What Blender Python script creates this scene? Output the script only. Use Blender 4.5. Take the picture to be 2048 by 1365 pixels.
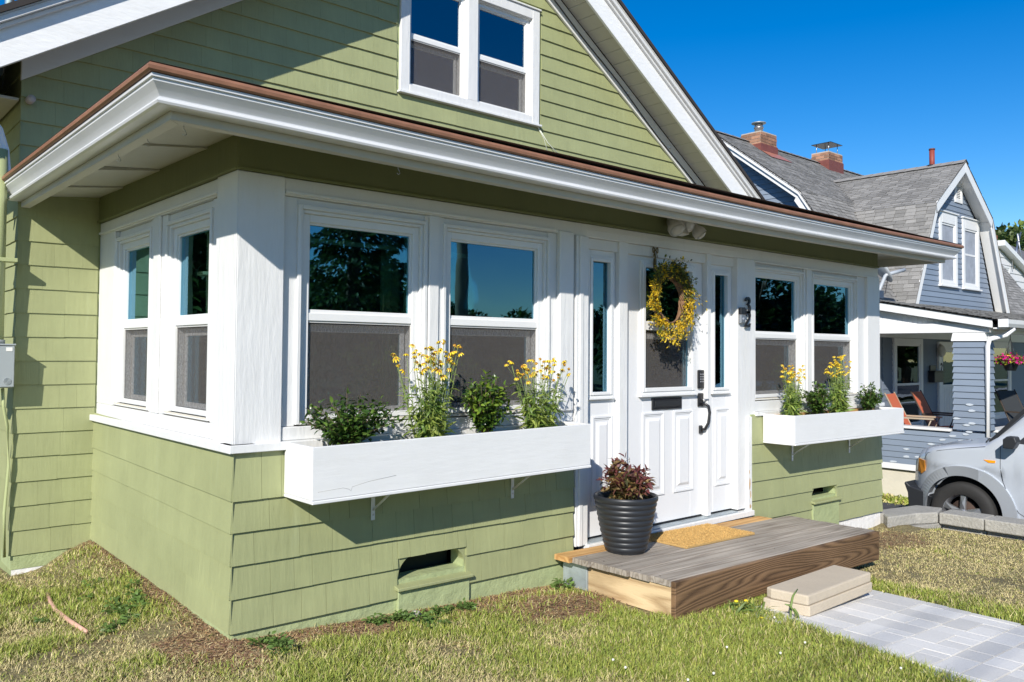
import bpy, bmesh, math, random
import numpy as np
from mathutils import Vector, Matrix, Euler, noise as mnoise
for o in list(bpy.data.objects): bpy.data.objects.remove(o)
S=bpy.context.scene; C=S.collection
random.seed(7); NR=np.random.RandomState(11)
PI=math.pi
# ---------------------------------------------------------------- camera
cam_d=bpy.data.cameras.new('camera'); cam=bpy.data.objects.new('camera',cam_d); C.objects.link(cam)
yaw,pit,rol=math.radians(41.12),math.radians(1.8),math.radians(.45)
fw=Vector((math.sin(yaw)*math.cos(pit),math.cos(yaw)*math.cos(pit),math.sin(pit)))
rt=Vector((math.cos(yaw),-math.sin(yaw),0)); up=rt.cross(fw)
rt2=math.cos(rol)*rt+math.sin(rol)*up; up2=-math.sin(rol)*rt+math.cos(rol)*up
M=Matrix((rt2,up2,-fw)).transposed().to_4x4(); M.translation=Vector((-1.613,-3.854,1.36))
cam.matrix_world=M
cam_d.sensor_width=36; cam_d.lens=1664.3/2048*36; cam_d.shift_y=(651.5-682.5)/2048
cam_d.clip_start=.05; cam_d.clip_end=2000
S.camera=cam
# ---------------------------------------------------------------- world, sun, exposure
SUN=Vector((1.4,1.0,-1.0)).normalized()       # direction the light travels
W=bpy.data.worlds.new('World'); S.world=W; W.use_nodes=True
nt=W.node_tree; nt.nodes.clear()
sky=nt.nodes.new('ShaderNodeTexSky'); sky.sky_type='NISHITA'; sky.sun_disc=False
sky.sun_elevation=math.asin(-SUN.z); sky.sun_rotation=math.atan2(-SUN.x,-SUN.y)
sky.altitude=200; sky.air_density=1.0; sky.dust_density=.05; sky.ozone_density=3.0
hs=nt.nodes.new('ShaderNodeHueSaturation'); hs.inputs['Saturation'].default_value=1.47; hs.inputs['Hue'].default_value=.508
bg=nt.nodes.new('ShaderNodeBackground'); bg.inputs['Strength'].default_value=.112
wo=nt.nodes.new('ShaderNodeOutputWorld')
nt.links.new(sky.outputs[0],hs.inputs['Color']); nt.links.new(hs.outputs[0],bg.inputs[0]); nt.links.new(bg.outputs[0],wo.inputs[0])
sd=bpy.data.lights.new('sun','SUN'); sd.energy=5.0; sd.angle=math.radians(.53); sd.color=(1,.955,.88)
so=bpy.data.objects.new('sun',sd); C.objects.link(so); so.rotation_euler=SUN.to_track_quat('-Z','Y').to_euler()
S.view_settings.view_transform='Standard'; S.view_settings.look='None'; S.view_settings.exposure=0.3
S.view_settings.gamma=1; S.view_settings.use_curve_mapping=False
S.render.engine='CYCLES'
# ---------------------------------------------------------------- materials
MT={}
def mat(name,col,rough=.6,var=.0,vscale=3.,bump=0.,bscale=40.,stretch=(1,1,1),metal=0,spec=.5,col2=None,c2=(.45,.6),rand=0.,fine=0.,attr=None,coat=0,extra=None):
    if name in MT: return MT[name]
    m=bpy.data.materials.new(name); m.use_nodes=True; n=m.node_tree; N=n.nodes; L=n.links
    b=N['Principled BSDF']; b.inputs['Roughness'].default_value=rough; b.inputs['Metallic'].default_value=metal
    b.inputs['Specular IOR Level'].default_value=spec; b.inputs['Coat Weight'].default_value=coat
    tc=N.new('ShaderNodeTexCoord'); mp=N.new('ShaderNodeMapping'); mp.inputs['Scale'].default_value=stretch
    L.new(tc.outputs['Object'],mp.inputs[0])
    src=None
    def rgb(c):
        r=N.new('ShaderNodeRGB'); r.outputs[0].default_value=(*c,1); return r.outputs[0]
    if attr:
        a=N.new('ShaderNodeAttribute'); a.attribute_name=attr; src=a.outputs['Color']
    else: src=rgb(col)
    def mix(a,bb,fac,mode='MIX'):
        x=N.new('ShaderNodeMix'); x.data_type='RGBA'; x.blend_type=mode
        if isinstance(fac,float): x.inputs[0].default_value=fac
        else: L.new(fac,x.inputs[0])
        L.new(a,x.inputs[6]); L.new(bb,x.inputs[7]); return x.outputs[2]
    def nz(scale,det=5,vec=None,rough_=.6,dist=0):
        t=N.new('ShaderNodeTexNoise'); t.inputs['Scale'].default_value=scale; t.inputs['Detail'].default_value=det
        t.inputs['Roughness'].default_value=rough_; t.inputs['Distortion'].default_value=dist
        L.new(vec or mp.outputs[0],t.inputs['Vector']); return t.outputs['Fac']
    def ramp(f,a,bb):
        r=N.new('ShaderNodeMapRange'); r.inputs[1].default_value=a; r.inputs[2].default_value=bb; L.new(f,r.inputs[0]); return r.outputs[0]
    if col2: src=mix(src,rgb(col2),ramp(nz(vscale*.7,6,tc.outputs['Object'],.65),*c2))
    if var or rand or fine:
        f=None
        def addf(x,amp):
            nonlocal f
            r=N.new('ShaderNodeMapRange'); r.inputs[1].default_value=.25; r.inputs[2].default_value=.75
            r.inputs[3].default_value=1-amp; r.inputs[4].default_value=1+amp; L.new(x,r.inputs[0])
            if f is None: f=r.outputs[0]
            else:
                k=N.new('ShaderNodeMath'); k.operation='MULTIPLY'; L.new(f,k.inputs[0]); L.new(r.outputs[0],k.inputs[1]); f=k.outputs[0]
        if var: addf(nz(vscale,5,tc.outputs['Object']),var)
        if fine: addf(nz(bscale,4),fine)
        if rand:
            oi=N.new('ShaderNodeObjectInfo'); addf(oi.outputs['Random'],rand)
        v=N.new('ShaderNodeVectorMath'); v.operation='SCALE'; L.new(src,v.inputs[0]); L.new(f,v.inputs['Scale']); src=v.outputs[0]
    if extra: src=extra(N,L,tc,mp,src,mix,nz,ramp,rgb,b)
    L.new(src,b.inputs['Base Color'])
    if bump:
        bp=N.new('ShaderNodeBump'); bp.inputs['Strength'].default_value=1; bp.inputs['Distance'].default_value=bump
        L.new(nz(bscale,6),bp.inputs['Height']); L.new(bp.outputs[0],b.inputs['Normal'])
    MT[name]=m; return m
def flaky(N,L,tc,mp,src,mix,nz,ramp,rgb,b):      # worn paint: pale faded streaks, small dark cracks
    f=ramp(nz(2.2,6,None,.7),.62,.95); src=mix(src,rgb((.40,.44,.25)),f)
    mx=N.new('ShaderNodeMath'); mx.operation='MULTIPLY'; mx.inputs[1].default_value=.75
    L.new(ramp(nz(26,5,None,.7),.70,.78),mx.inputs[0]); return mix(src,rgb((.08,.09,.05)),mx.outputs[0])
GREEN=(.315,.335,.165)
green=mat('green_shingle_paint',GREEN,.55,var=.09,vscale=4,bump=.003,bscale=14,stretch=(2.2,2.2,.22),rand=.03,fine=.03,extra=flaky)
greenp=mat('shaded_green_board_paint',(.15,.165,.065),.6,var=.08,vscale=3,bump=.003,bscale=12,stretch=(2,2,.3))  # eave shade put into the colour: darker olive than the shingle paint
def grime(N,L,tc,mp,src,mix,nz,ramp,rgb,b):
    mx=N.new('ShaderNodeMath'); mx.operation='MULTIPLY'; mx.inputs[1].default_value=.35
    L.new(ramp(nz(3,7,None,.75),.55,.8),mx.inputs[0]); return mix(src,rgb((.55,.53,.47)),mx.outputs[0])
white=mat('white_trim_paint',(.70,.70,.69),.42,var=.03,vscale=6,bump=.004,bscale=14,stretch=(2,2,.35),extra=grime)
whiteh=mat('white_board_paint',(.71,.71,.70),.45,var=.03,vscale=5,bump=.0018,bscale=12,stretch=(.4,1,2.5),extra=grime)
vinyl=mat('white_vinyl',(.74,.74,.73),.3,var=.02,vscale=8,bump=.0006,bscale=30)
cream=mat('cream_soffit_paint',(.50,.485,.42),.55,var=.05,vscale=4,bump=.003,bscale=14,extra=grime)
gutterm=mat('white_gutter_metal',(.62,.63,.64),.33,var=.05,vscale=3,bump=.0012,bscale=6,stretch=(.5,.5,1),spec=.6,extra=grime)
brown=mat('brown_drip_edge',(.26,.125,.072),.5,var=.14,vscale=7,bump=.003,bscale=14,fine=.1)
found=mat('white_foundation',(.78,.76,.73),.8,var=.06,vscale=6,bump=.01,bscale=14)
foundg=mat('green_foundation',(.35,.40,.20),.75,var=.1,vscale=6,bump=.01,bscale=16)
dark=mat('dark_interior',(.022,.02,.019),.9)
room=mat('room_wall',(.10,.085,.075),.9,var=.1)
black=mat('black_metal',(.012,.012,.014),.38,spec=.6)
steel=mat('steel',(.55,.55,.56),.35,metal=.9)
galv=mat('galvanized',(.42,.47,.49),.5,metal=.5,var=.2,vscale=14)
def glassmat(name,tint,base,rough=.01,boost=.12):
    if name in MT: return MT[name]
    m=bpy.data.materials.new(name); m.use_nodes=True; n=m.node_tree; N=n.nodes; L=n.links; N.clear()
    o=N.new('ShaderNodeOutputMaterial'); mx=N.new('ShaderNodeMixShader'); tr=N.new('ShaderNodeBsdfTransparent'); gl=N.new('ShaderNodeBsdfGlossy')
    tr.inputs[0].default_value=(*tint,1); gl.inputs['Color'].default_value=(*base,1); gl.inputs['Roughness'].default_value=rough
    fr=N.new('ShaderNodeFresnel'); fr.inputs[0].default_value=1.6
    ad=N.new('ShaderNodeMath'); ad.operation='ADD'; ad.use_clamp=True; ad.inputs[1].default_value=boost
    tc=N.new('ShaderNodeTexCoord'); t=N.new('ShaderNodeTexNoise'); t.inputs['Scale'].default_value=2.2; L.new(tc.outputs['Object'],t.inputs[0])
    bp=N.new('ShaderNodeBump'); bp.inputs['Strength'].default_value=1; bp.inputs['Distance'].default_value=.0012; L.new(t.outputs['Fac'],bp.inputs['Height']); L.new(bp.outputs[0],gl.inputs['Normal'])
    L.new(fr.outputs[0],ad.inputs[0]); L.new(ad.outputs[0],mx.inputs[0]); L.new(tr.outputs[0],mx.inputs[1]); L.new(gl.outputs[0],mx.inputs[2]); L.new(mx.outputs[0],o.inputs[0])
    MT[name]=m; return m
glass=glassmat('window_glass',(.60,.80,.68),(.34,.72,.95),boost=.20)
glass2=glassmat('upstairs_glass',(.45,.5,.5),(.75,.9,1.0),boost=.2)
carglass=glassmat('car_glass',(.25,.33,.32),(1,1,1),boost=.08)
def screenmat():
    m=bpy.data.materials.new('insect_screen'); m.use_nodes=True; n=m.node_tree; N=n.nodes; L=n.links; N.clear()
    o=N.new('ShaderNodeOutputMaterial'); mx=N.new('ShaderNodeMixShader'); tr=N.new('ShaderNodeBsdfTransparent'); di=N.new('ShaderNodeBsdfDiffuse')
    di.inputs[0].default_value=(.135,.125,.118,1); tr.inputs[0].default_value=(1,1,1,1)
    tc=N.new('ShaderNodeTexCoord'); t=N.new('ShaderNodeTexNoise'); t.inputs['Scale'].default_value=95; t.inputs['Detail'].default_value=3
    mp=N.new('ShaderNodeMapping'); mp.inputs['Scale'].default_value=(2,2,.6); L.new(tc.outputs['Object'],mp.inputs[0]); L.new(mp.outputs[0],t.inputs[0]); r=N.new('ShaderNodeMapRange'); r.inputs[1].default_value=.3; r.inputs[2].default_value=.7; r.inputs[3].default_value=.24; r.inputs[4].default_value=.50
    L.new(t.outputs['Fac'],r.inputs[0]); L.new(r.outputs[0],mx.inputs[0]); L.new(tr.outputs[0],mx.inputs[1]); L.new(di.outputs[0],mx.inputs[2]); L.new(mx.outputs[0],o.inputs[0]); return m
screen=screenmat()
# ---------------------------------------------------------------- mesh helpers
def world_origin(o):
    v=Vector((0,0,0))
    while o is not None: v+=o.location; o=o.parent
    return v
def tag(o,label=None,cat=None,group=None,kind=None):
    if label: o['label']=label
    if cat: o['category']=cat
    if group: o['group']=group
    if kind: o['kind']=kind
    return o
def thing(name,label,cat,loc=(0,0,0),group=None):
    o=bpy.data.objects.new(name,None); C.objects.link(o); o.location=loc; o.empty_display_size=.1
    return tag(o,label,cat,group)
F_front=lambda u,v,w:(u,-w,v)
F_left=lambda u,v,w:(-w,-u,v)
def FY(y0): return lambda u,v,w:(u,y0-w,v)
def FX(x0): return lambda u,v,w:(x0-w,-u,v)
class MB:
    def __init__(s,T=None): s.v=[]; s.f=[]; s.T=T; s.sm=[]
    def add(s,vs,fs,smooth=False):
        b=len(s.v)
        s.v+= [s.T(*p) for p in vs] if s.T else [tuple(p) for p in vs]
        s.f+=[tuple(i+b for i in f) for f in fs]; s.sm+=[smooth]*len(fs); return s
    def box(s,a0,a1,b0,b1,c0,c1):
        vs=[(a,b,c) for a in (a0,a1) for b in (b0,b1) for c in (c0,c1)]
        return s.add(vs,[(0,1,3,2),(4,6,7,5),(0,4,5,1),(2,3,7,6),(0,2,6,4),(1,5,7,3)])
    def prism(s,poly,c0,c1,ax=1):     # polygon in the two other axes, extruded along ax
        n=len(poly); vs=[]
        for c in (c0,c1):
            for a,b in poly:
                p=[a,b]; p.insert(ax,c); vs.append(tuple(p))
        return s.add(vs,[tuple(range(n)),tuple(range(2*n-1,n-1,-1))]+[(i,(i+1)%n,n+(i+1)%n,n+i) for i in range(n)])
    def sweep(s,prof,path_fn,n):      # prof points mapped by path_fn(k,(a,b)) for k in range(n)
        m=len(prof); vs=[path_fn(k,p) for k in range(n) for p in prof]
        fs=[(k*m+i,k*m+(i+1)%m,(k+1)*m+(i+1)%m,(k+1)*m+i) for k in range(n-1) for i in range(m)]
        fs+=[tuple(range(m-1,-1,-1)),tuple((n-1)*m+i for i in range(m))]
        return s.add(vs,fs)
    def tube(s,pts,r,n=8,cap=True,smooth=True):
        pts=[Vector(p) for p in pts]; rs=r if isinstance(r,(list,tuple)) else [r]*len(pts); vs=[]
        for k,p in enumerate(pts):
            d=(pts[min(k+1,len(pts)-1)]-pts[max(k-1,0)]).normalized()
            a=d.cross(Vector((0,0,1))); a=a if a.length>1e-3 else d.cross(Vector((0,1,0))); a.normalize(); b=d.cross(a)
            for i in range(n):
                t=2*PI*i/n; vs.append(tuple(p+rs[k]*(math.cos(t)*a+math.sin(t)*b)))
        fs=[(k*n+i,k*n+(i+1)%n,(k+1)*n+(i+1)%n,(k+1)*n+i) for k in range(len(pts)-1) for i in range(n)]
        if cap: fs+=[tuple(range(n-1,-1,-1)),tuple((len(pts)-1)*n+i for i in range(n))]
        return s.add(vs,fs,smooth)
    def lathe(s,prof,c,n=32,ax=2,smooth=True,cap=True):
        vs=[]
        for r,z in prof:
            for i in range(n):
                t=2*PI*i/n; p=[r*math.cos(t),r*math.sin(t)]; p.insert(ax,z); vs.append((c[0]+p[0],c[1]+p[1],c[2]+p[2]))
        m=len(prof)
        fs=[(k*n+i,k*n+(i+1)%n,(k+1)*n+(i+1)%n,(k+1)*n+i) for k in range(m-1) for i in range(n)]
        if cap and prof[0][0]>1e-6: fs.append(tuple(range(n-1,-1,-1)))
        if cap and prof[-1][0]>1e-6: fs.append(tuple((m-1)*n+i for i in range(n)))
        return s.add(vs,fs,smooth)
    def build(s,name,m,parent=None,label=None,kind=None,bevel=0,seg=1,normals=True):
        org=world_origin(parent) if parent else Vector((0,0,0))
        me=bpy.data.meshes.new(name)
        V=np.array(s.v,dtype=float)-np.array(org)
        me.from_pydata(V.tolist(),[],s.f)
        for p,k in zip(me.polygons,s.sm): p.use_smooth=k
        if normals:
            bm=bmesh.new(); bm.from_mesh(me); bmesh.ops.recalc_face_normals(bm,faces=bm.faces); bm.to_mesh(me); bm.free()
        me.materials.append(m); o=bpy.data.objects.new(name,me); C.objects.link(o)
        if parent: o.parent=parent
        if label: o['label']=label
        if kind: o['kind']=kind
        if bevel:
            q=o.modifiers.new('bevel','BEVEL'); q.width=bevel; q.segments=seg; q.limit_method='ANGLE'; q.angle_limit=math.radians(50)
        return o
def bx(name,m,parent,T,*b,bevel=.002,**k): return MB(T).box(*b).build(name,m,parent,bevel=bevel,**k)
def np_mesh(name,V,Fq,m,cols=None,parent=None,smooth=False,nside=4):
    me=bpy.data.meshes.new(name); V=np.asarray(V,dtype=np.float32); Fq=np.asarray(Fq,dtype=np.int32)
    me.vertices.add(len(V)); me.vertices.foreach_set('co',V.ravel())
    me.loops.add(Fq.size); me.loops.foreach_set('vertex_index',Fq.ravel())
    me.polygons.add(len(Fq)); me.polygons.foreach_set('loop_start',np.arange(0,Fq.size,nside,dtype=np.int32)); me.polygons.foreach_set('loop_total',np.full(len(Fq),nside,dtype=np.int32))
    if smooth: me.polygons.foreach_set('use_smooth',np.ones(len(Fq),dtype=bool))
    me.update(calc_edges=True)
    if cols is not None:
        a=me.color_attributes.new('Col','FLOAT_COLOR','POINT'); c=np.ones((len(V),4),dtype=np.float32); c[:,:3]=cols; a.data.foreach_set('color',c.ravel())
    me.materials.append(m); o=bpy.data.objects.new(name,me); C.objects.link(o)
    if parent: o.parent=parent
    return o
def vnoise(x,y,s,seed=0):          # smooth value noise for numpy arrays
    x=np.asarray(x)*s+seed*17.3; y=np.asarray(y)*s+seed*9.1
    xi=np.floor(x).astype(int); yi=np.floor(y).astype(int); fx=x-xi; fy=y-yi
    fx=fx*fx*(3-2*fx); fy=fy*fy*(3-2*fy)
    def h(a,b):
        n=(a*374761393+b*668265263+seed*1274126177)&0x7fffffff; n=((n^(n>>13))*1274126177)&0x7fffffff; return (n&0xffff)/65535.
    return (h(xi,yi)*(1-fx)+h(xi+1,yi)*fx)*(1-fy)+(h(xi,yi+1)*(1-fx)+h(xi+1,yi+1)*fx)*fy
def fbm(x,y,s,seed=0): return .55*vnoise(x,y,s,seed)+.3*vnoise(x,y,s*2.3,seed+1)+.15*vnoise(x,y,s*5.1,seed+2)
# ================================================================ green house
H=thing('green_house','sage green shingled cottage with white trimmed glazed front porch and tall front gable','house',(0,0,0))
SH=[]                                          # every shingle: (T,u0,u1,vb,vt,tilt,uref,thick)
def course(T,u0,u1,vb,vt,wmin=.1,wmax=.26,tilt=0,uref=0,th=.013,holes=()):
    u=u0
    while u<u1-.01:
        w=random.uniform(wmin,wmax); e=u+w if u+w<u1-.06 else u1
        segs=[(u,e,vb)]
        for h0,h1,hb,ht in holes:
            new=[]
            for a,b,v in segs:
                if b<=h0 or a>=h1 or vb>=ht or vt<=hb: new.append((a,b,v)); continue
                if a<h0: new.append((a,h0,v))
                if b>h1: new.append((h1,b,v))
                if vt>ht: new.append((max(a,h0),min(b,h1),ht))
            segs=new
        for a,b,v in segs:
            if b-a>.012: SH.append((T,a,b,v+random.uniform(-.0015,.0015),vt+.012,tilt,uref,th*random.uniform(.97,1.04)))
        u=e
holeL=[(.93,1.40,.105,.235)]; holeR=[(5.30,5.74,.075,.175)]
LZ=[.865,.641,.492,.338,.182,.022]
for a,b in zip(LZ[1:],LZ[:-1]): course(F_front,-.004,2.288,a,b,.09,.26,-.006,0,.018,holeL)
RZ=[.842,.617,.465,.315,.157,-.005,-.165]
for a,b in zip(RZ[1:],RZ[:-1]): course(F_front,4.352,6.655,a,b,.12,.3,-.013,4.35,.016,holeR)
for a,b in zip(LZ[1:],LZ[:-1]): course(F_left,-2.345,.015,a,b,.5,1.3,-.018,0,.013)
FM=FY(2.35); FS=FX(-.48)
zz=[3.164+.1573*k for k in range(16)]+[3.164-.1573*k for k in range(1,21)]; zz=sorted(zz)
gw=(2.41,4.16,3.655,4.86)
for a in zz:
    b=a+.1573
    if b<2.45:
        course(FM,-.492,.0,a,b,.1,.3); course(FS,-3.6,-2.34,a,b,.1,.3)
    else:
        hw=(5.62-a)/.645
        if hw<.2: continue
        l=max(-.492,3.32-hw); r=min(7.13,3.32+hw)
        course(FM,l,r,a,b,.09,.27,0,0,.019,[gw])
        if a<3.2: course(FS,-3.6,-2.34,a,b,.1,.3)
camp=Vector((-1.613,-3.854,1.36))
def shingle_geo(s):
    T,a,b,vb,vt,ti,ur,th=s; g=.0009 if T is F_front else .0004
    va=lambda u,v:v+ti*(u-ur)
    P=[(a+g,va(a,vb),th),(b-g,va(b,vb),th),(b-g,va(b,vt),.003),(a+g,va(a,vt),.003),(a+g,va(a,vb),0),(b-g,va(b,vb),0),(b-g,va(b,vt),0),(a+g,va(a,vt),0)]
    return [T(*p) for p in P],[(0,1,2,3),(4,5,1,0),(1,5,6,2),(4,0,3,7),(7,3,2,6)]
def skey(s):
    p=Vector(s[0]((s[1]+s[2])/2,(s[3]+s[4])/2,0)); return (p-camp).length-(1.2*(s[2]-s[1]))
SH.sort(key=skey)
for s in SH[:300]:
    v,f=shingle_geo(s); MB().add(v,f).build('shingle',green,H)
rest=MB()
for s in SH[300:]:
    v,f=shingle_geo(s); rest.add(v,f)
rest.build('shingles',green,H,kind='stuff')
# ---- walls
def multi(name,m,T,boxes,parent=H,bevel=0,**k):
    if name=='porch_wall':
        for b in boxes: o=MB(T).box(*b).build(name,m,parent,bevel=bevel,**k)
        return o
    q=MB(T)
    for b in boxes: q.box(*b)
    return q.build(name,m,parent,bevel=bevel,**k)
multi('porch_wall',foundg,F_front,[(0.01,.94,-.4,.86,-.12,0),(1.39,2.29,-.4,.86,-.12,0),(.94,1.39,-.4,.11,-.12,0),(.94,1.39,.235,.86,-.12,0),
   (4.352,5.31,-.166,.86,-.12,0),(5.73,6.65,-.166,.86,-.12,0),(5.31,5.73,-.166,.075,-.12,0),(5.31,5.73,.17,.86,-.12,0)])
multi('porch_wall',foundg,F_left,[(-2.35,-.01,-.4,.86,-.12,0)])
multi('porch_wall',green,FX(6.53),[(-2.35,-.04,-.6,2.2,-.12,.12)])
multi('foundation',found,F_front,[(4.36,6.64,-.9,-.17,-.3,-.004)])
multi('foundation',found,FY(2.35),[(-.475,.0,-.6,-.075,-.3,.001)])
multi('foundation',found,FX(-.474),[(-9,-2.36,-.6,-.075,-.3,.001)])
multi('foundation',foundg,FY(2.35),[(-.48,.0,-.075,.03,-.3,.004)])
# vents: arched hole with a sloping ledge and apron
for (u0,u1,vb,vt,sc) in ((.93,1.40,.105,.235,1.),(5.30,5.74,.075,.175,.85)):
    multi('vent_recess',mat('vent_dark',(.03,.035,.02),.9),F_front,[(u0-.02,u1+.02,vb-.03,vt+.03,-.3,-.2)])
    q=MB(F_front); n=7
    for side in (0,1):
        cx=.12*sc; sg=1 if side==0 else -1; e0=u0 if side==0 else u1
        q.prism([(e0-sg*.004,vt+.012),(e0-sg*.004,vb-.01)]+[(e0+sg*cx*t/10,vb+(vt-vb)*math.sqrt(max(0,1-(1-t/10)**2))) for t in range(11)]+[(e0+sg*cx,vt+.012)],-.05,.005,2)
    q.build('vent_arch',green,H)
    MB(F_front).add([(u0-.02,vb+.005,-.1),(u1+.03,vb,-.1),(u1+.03,vb-.035,.05),(u0-.02,vb-.03,.05),(u0-.02,vb-.03,-.1),(u1+.03,vb-.035,-.1),(u1+.03,vb-.052,.05),(u0-.02,vb-.047,.05)],
        [(0,1,2,3),(3,2,6,7),(0,3,7,4),(1,5,6,2),(4,7,6,5)]).build('vent_ledge',green,H,bevel=.003)
    bx('vent_apron',foundg,H,F_front,u0,u1+.02,vb-.3,vb-.045,0,.022)
# ---- white window band: posts, mullions, head, sill, aprons
def ring(q,u0,u1,v0,v1,s,w0,w1,sb=None,st=None):
    sb=s if sb is None else sb; st=s if st is None else st
    q.box(u0,u0+s,v0,v1,w0,w1); q.box(u1-s,u1,v0,v1,w0,w1)
    q.box(u0+s,u1-s,v0,v0+sb,w0,w1); q.box(u0+s,u1-s,v1-st,v1,w0,w1); return q
def P(name,T,*b,m=white,bevel=.003,**k): return bx(name,m,H,T,*b,bevel=bevel,**k)
P('corner_post',F_front,.003,.245,.87,2.222,-.10,.0,bevel=.004)
P('corner_post',F_left,-.25,-.0,.87,2.222,-.0029,.0001,bevel=.004)
P('sill_board',F_front,-.03,2.298,.868,.908,-.1,.036); P('sill_board',F_left,-2.35,.034,.868,.908,-.1,.032)
P('sill_board',F_front,4.41,6.70,.846,.880,-.1,.02)
P('apron_board',F_front,.247,2.30,.909,.975,-.11,-.012); P('apron_board',F_left,-2.35,-.252,.909,.985,-.11,-.012)
P('apron_board',F_front,4.42,6.64,.881,.965,-.11,-.012)
P('head_board',F_front,.247,6.64,2.135,2.222,-.13,-.012); P('head_board',F_left,-2.35,-.252,2.135,2.222,-.13,-.012)
P('head_filler',F_front,.247,6.38,2.062,2.1345,-.13,-.042); P('head_filler',F_left,-2.0,-.3,2.052,2.1345,-.13,-.042)
P('head_moulding',F_front,.247,2.12,2.142,2.158,-.02,.004); P('head_moulding',F_left,-2.33,-.252,2.142,2.158,-.02,.004)
P('head_moulding',F_front,4.42,6.40,2.118,2.134,-.03,-.002)
P('mullion',F_front,1.118,1.248,.976,2.134,-.12,-.025); P('mullion_strip',F_front,1.135,1.205,.976,2.134,-.025,-.012,bevel=.004)
P('mullion',F_front,2.085,2.31,.976,2.134,-.12,-.03); bw=mat('bare_wood',(.50,.34,.20),.85,var=.3,vscale=20)
for (u,v,a,b_) in ((4.318,.30,.012,.05),(4.33,.22,.010,.035),(4.312,.40,.006,.02),(4.325,.12,.014,.02)):
    n_=8; pts_=[(u+a*math.cos(2*PI*i/n_)*random.uniform(.6,1.1),v+b_*math.sin(2*PI*i/n_)*random.uniform(.7,1.1)) for i in range(n_)]
    MB(F_front).add([(x_,y_,.0126) for x_,y_ in pts_]+[(x_,y_,.01) for x_,y_ in pts_],[tuple(range(n_))]+[(i,(i+1)%n_,n_+(i+1)%n_,n_+i) for i in range(n_)]).build('peeled_patch',bw,H)
P('pilaster',F_front,2.155,2.285,.976,2.15,-.03,.008,bevel=.006)
P('mullion',F_front,5.235,5.375,.966,2.134,-.12,-.025); P('mullion_strip',F_front,5.265,5.345,.966,2.134,-.025,-.01,bevel=.004)
P('end_post',F_front,6.385,6.645,.88,2.134,-.12,.0); P('casing',F_front,6.225,6.384,.966,2.134,-.12,-.028)
P('casing',F_front,4.175,4.43,.105,2.134,-.12,-.008); P('casing_edge',F_front,4.30,4.352,-.0,.845,-.05,.012)
P('casing',F_left,-1.31,-1.045,.986,2.134,-.12,-.025); P('mullion_strip',F_left,-1.23,-1.125,.986,2.134,-.025,-.01,bevel=.004)
P('casing',F_left,-2.35,-2.005,.986,2.134,-.12,-.012); P('casing',F_left,-.375,-.252,.986,2.134,-.12,-.03)
P('casing',F_front,.247,.33,.976,2.134,-.12,-.035)
def dh(T,u0,u1,v0,v1,vm,fr=.05,parent=H,glass_=glass,k=1.,deep=0.,lab=None,scr=True):
    """double-hung window: mouldings, frame, upper sash with pane, lower sash behind an insect screen"""
    q=MB(T); ring(q,u0-.012,u1+.012,v0-.002,v1+.03,.022*k,-.045-deep,-.016-deep,sb=.006); ring(q,u0+.010*k,u1-.010*k,v0+.004,v1+.008,.018*k,-.07-deep,-.032-deep,sb=.008)
    wf=q.build('window',white,parent,label=lab,bevel=.003)
    a,b=u0+.028*k,u1-.028*k
    q=MB(T); ring(q,a,b,v0+.012,v1-.010,fr*.8*k,-.14-deep,-.052-deep,sb=.03); q.build('frame',vinyl,wf,bevel=.0025)
    a,b=a+fr*.8*k,b-fr*.8*k; vt=v1-.010-fr*.8*k
    q=MB(T); ring(q,a-.012,b+.012,vm,vt+.01,.022*k,-.10-deep,-.066-deep,sb=.03); q.build('upper_sash',vinyl,wf,bevel=.002)
    bx('sill_nose',mat('tan_sill',(.62,.58,.49),.5),wf,T,u0+.01,u1-.01,v0-.004,v0+.012,-.08-deep,-.02-deep)
    MB(T).box(a,b,vm+.02,vt,-.084-deep,-.080-deep).build('pane',glass_,wf)
    bx('meeting_rail',vinyl,wf,T,a-.02,b+.02,vm-.028,vm+.012,-.10-deep,-.056-deep)
    bx('inner_head_rail',vinyl,wf,T,a,b,vt-.085,vt-.06,-.20-deep,-.185-deep)
    for t in (.22,.78): bx('sash_lock',vinyl,wf,T,a+(b-a)*t-.03,a+(b-a)*t+.03,vm+.012,vm+.021,-.10-deep,-.085-deep)
    vb=v0+.012+.03
    q=MB(T); ring(q,a+.012,b-.012,vb-.005,vm-.045,.028*k,-.13-deep,-.108-deep,sb=.03,st=.04); q.build('lower_sash',vinyl,wf,bevel=.002)
    MB(T).box(a+.03,b-.03,vb+.015,vm-.07,-.121-deep,-.117-deep).build('pane',glass_,wf)
    if scr:
        q=MB(T); ring(q,a-.008,b+.008,vb-.01,vm-.028,.01,-.075-deep,-.064-deep); q.build('screen_frame',mat('screen_frame',(.55,.54,.52),.4),wf)
        MB(T).box(a,b,vb-.002,vm-.036,-.0705-deep,-.0695-deep).build('screen',screen,wf)
    return wf
dh(F_front,.34,1.115,.985,2.07,1.54); dh(F_front,1.25,2.082,.985,2.07,1.54)
dh(F_front,4.44,5.232,.975,2.062,1.52,fr=.045); dh(F_front,5.385,6.222,.975,2.062,1.52,fr=.045)
dh(F_left,-2.0,-1.315,.995,2.06,1.52); dh(F_left,-1.04,-.378,.995,2.06,1.52)
# wall parts above the windows and the interior
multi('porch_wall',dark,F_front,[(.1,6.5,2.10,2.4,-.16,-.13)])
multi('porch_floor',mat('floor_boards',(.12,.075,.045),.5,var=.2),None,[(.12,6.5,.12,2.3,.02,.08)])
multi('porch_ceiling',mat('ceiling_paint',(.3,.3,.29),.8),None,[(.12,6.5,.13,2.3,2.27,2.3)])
multi('inner_wall',room,None,[(.15,6.4,2.28,2.345,.0,2.3)])
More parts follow.
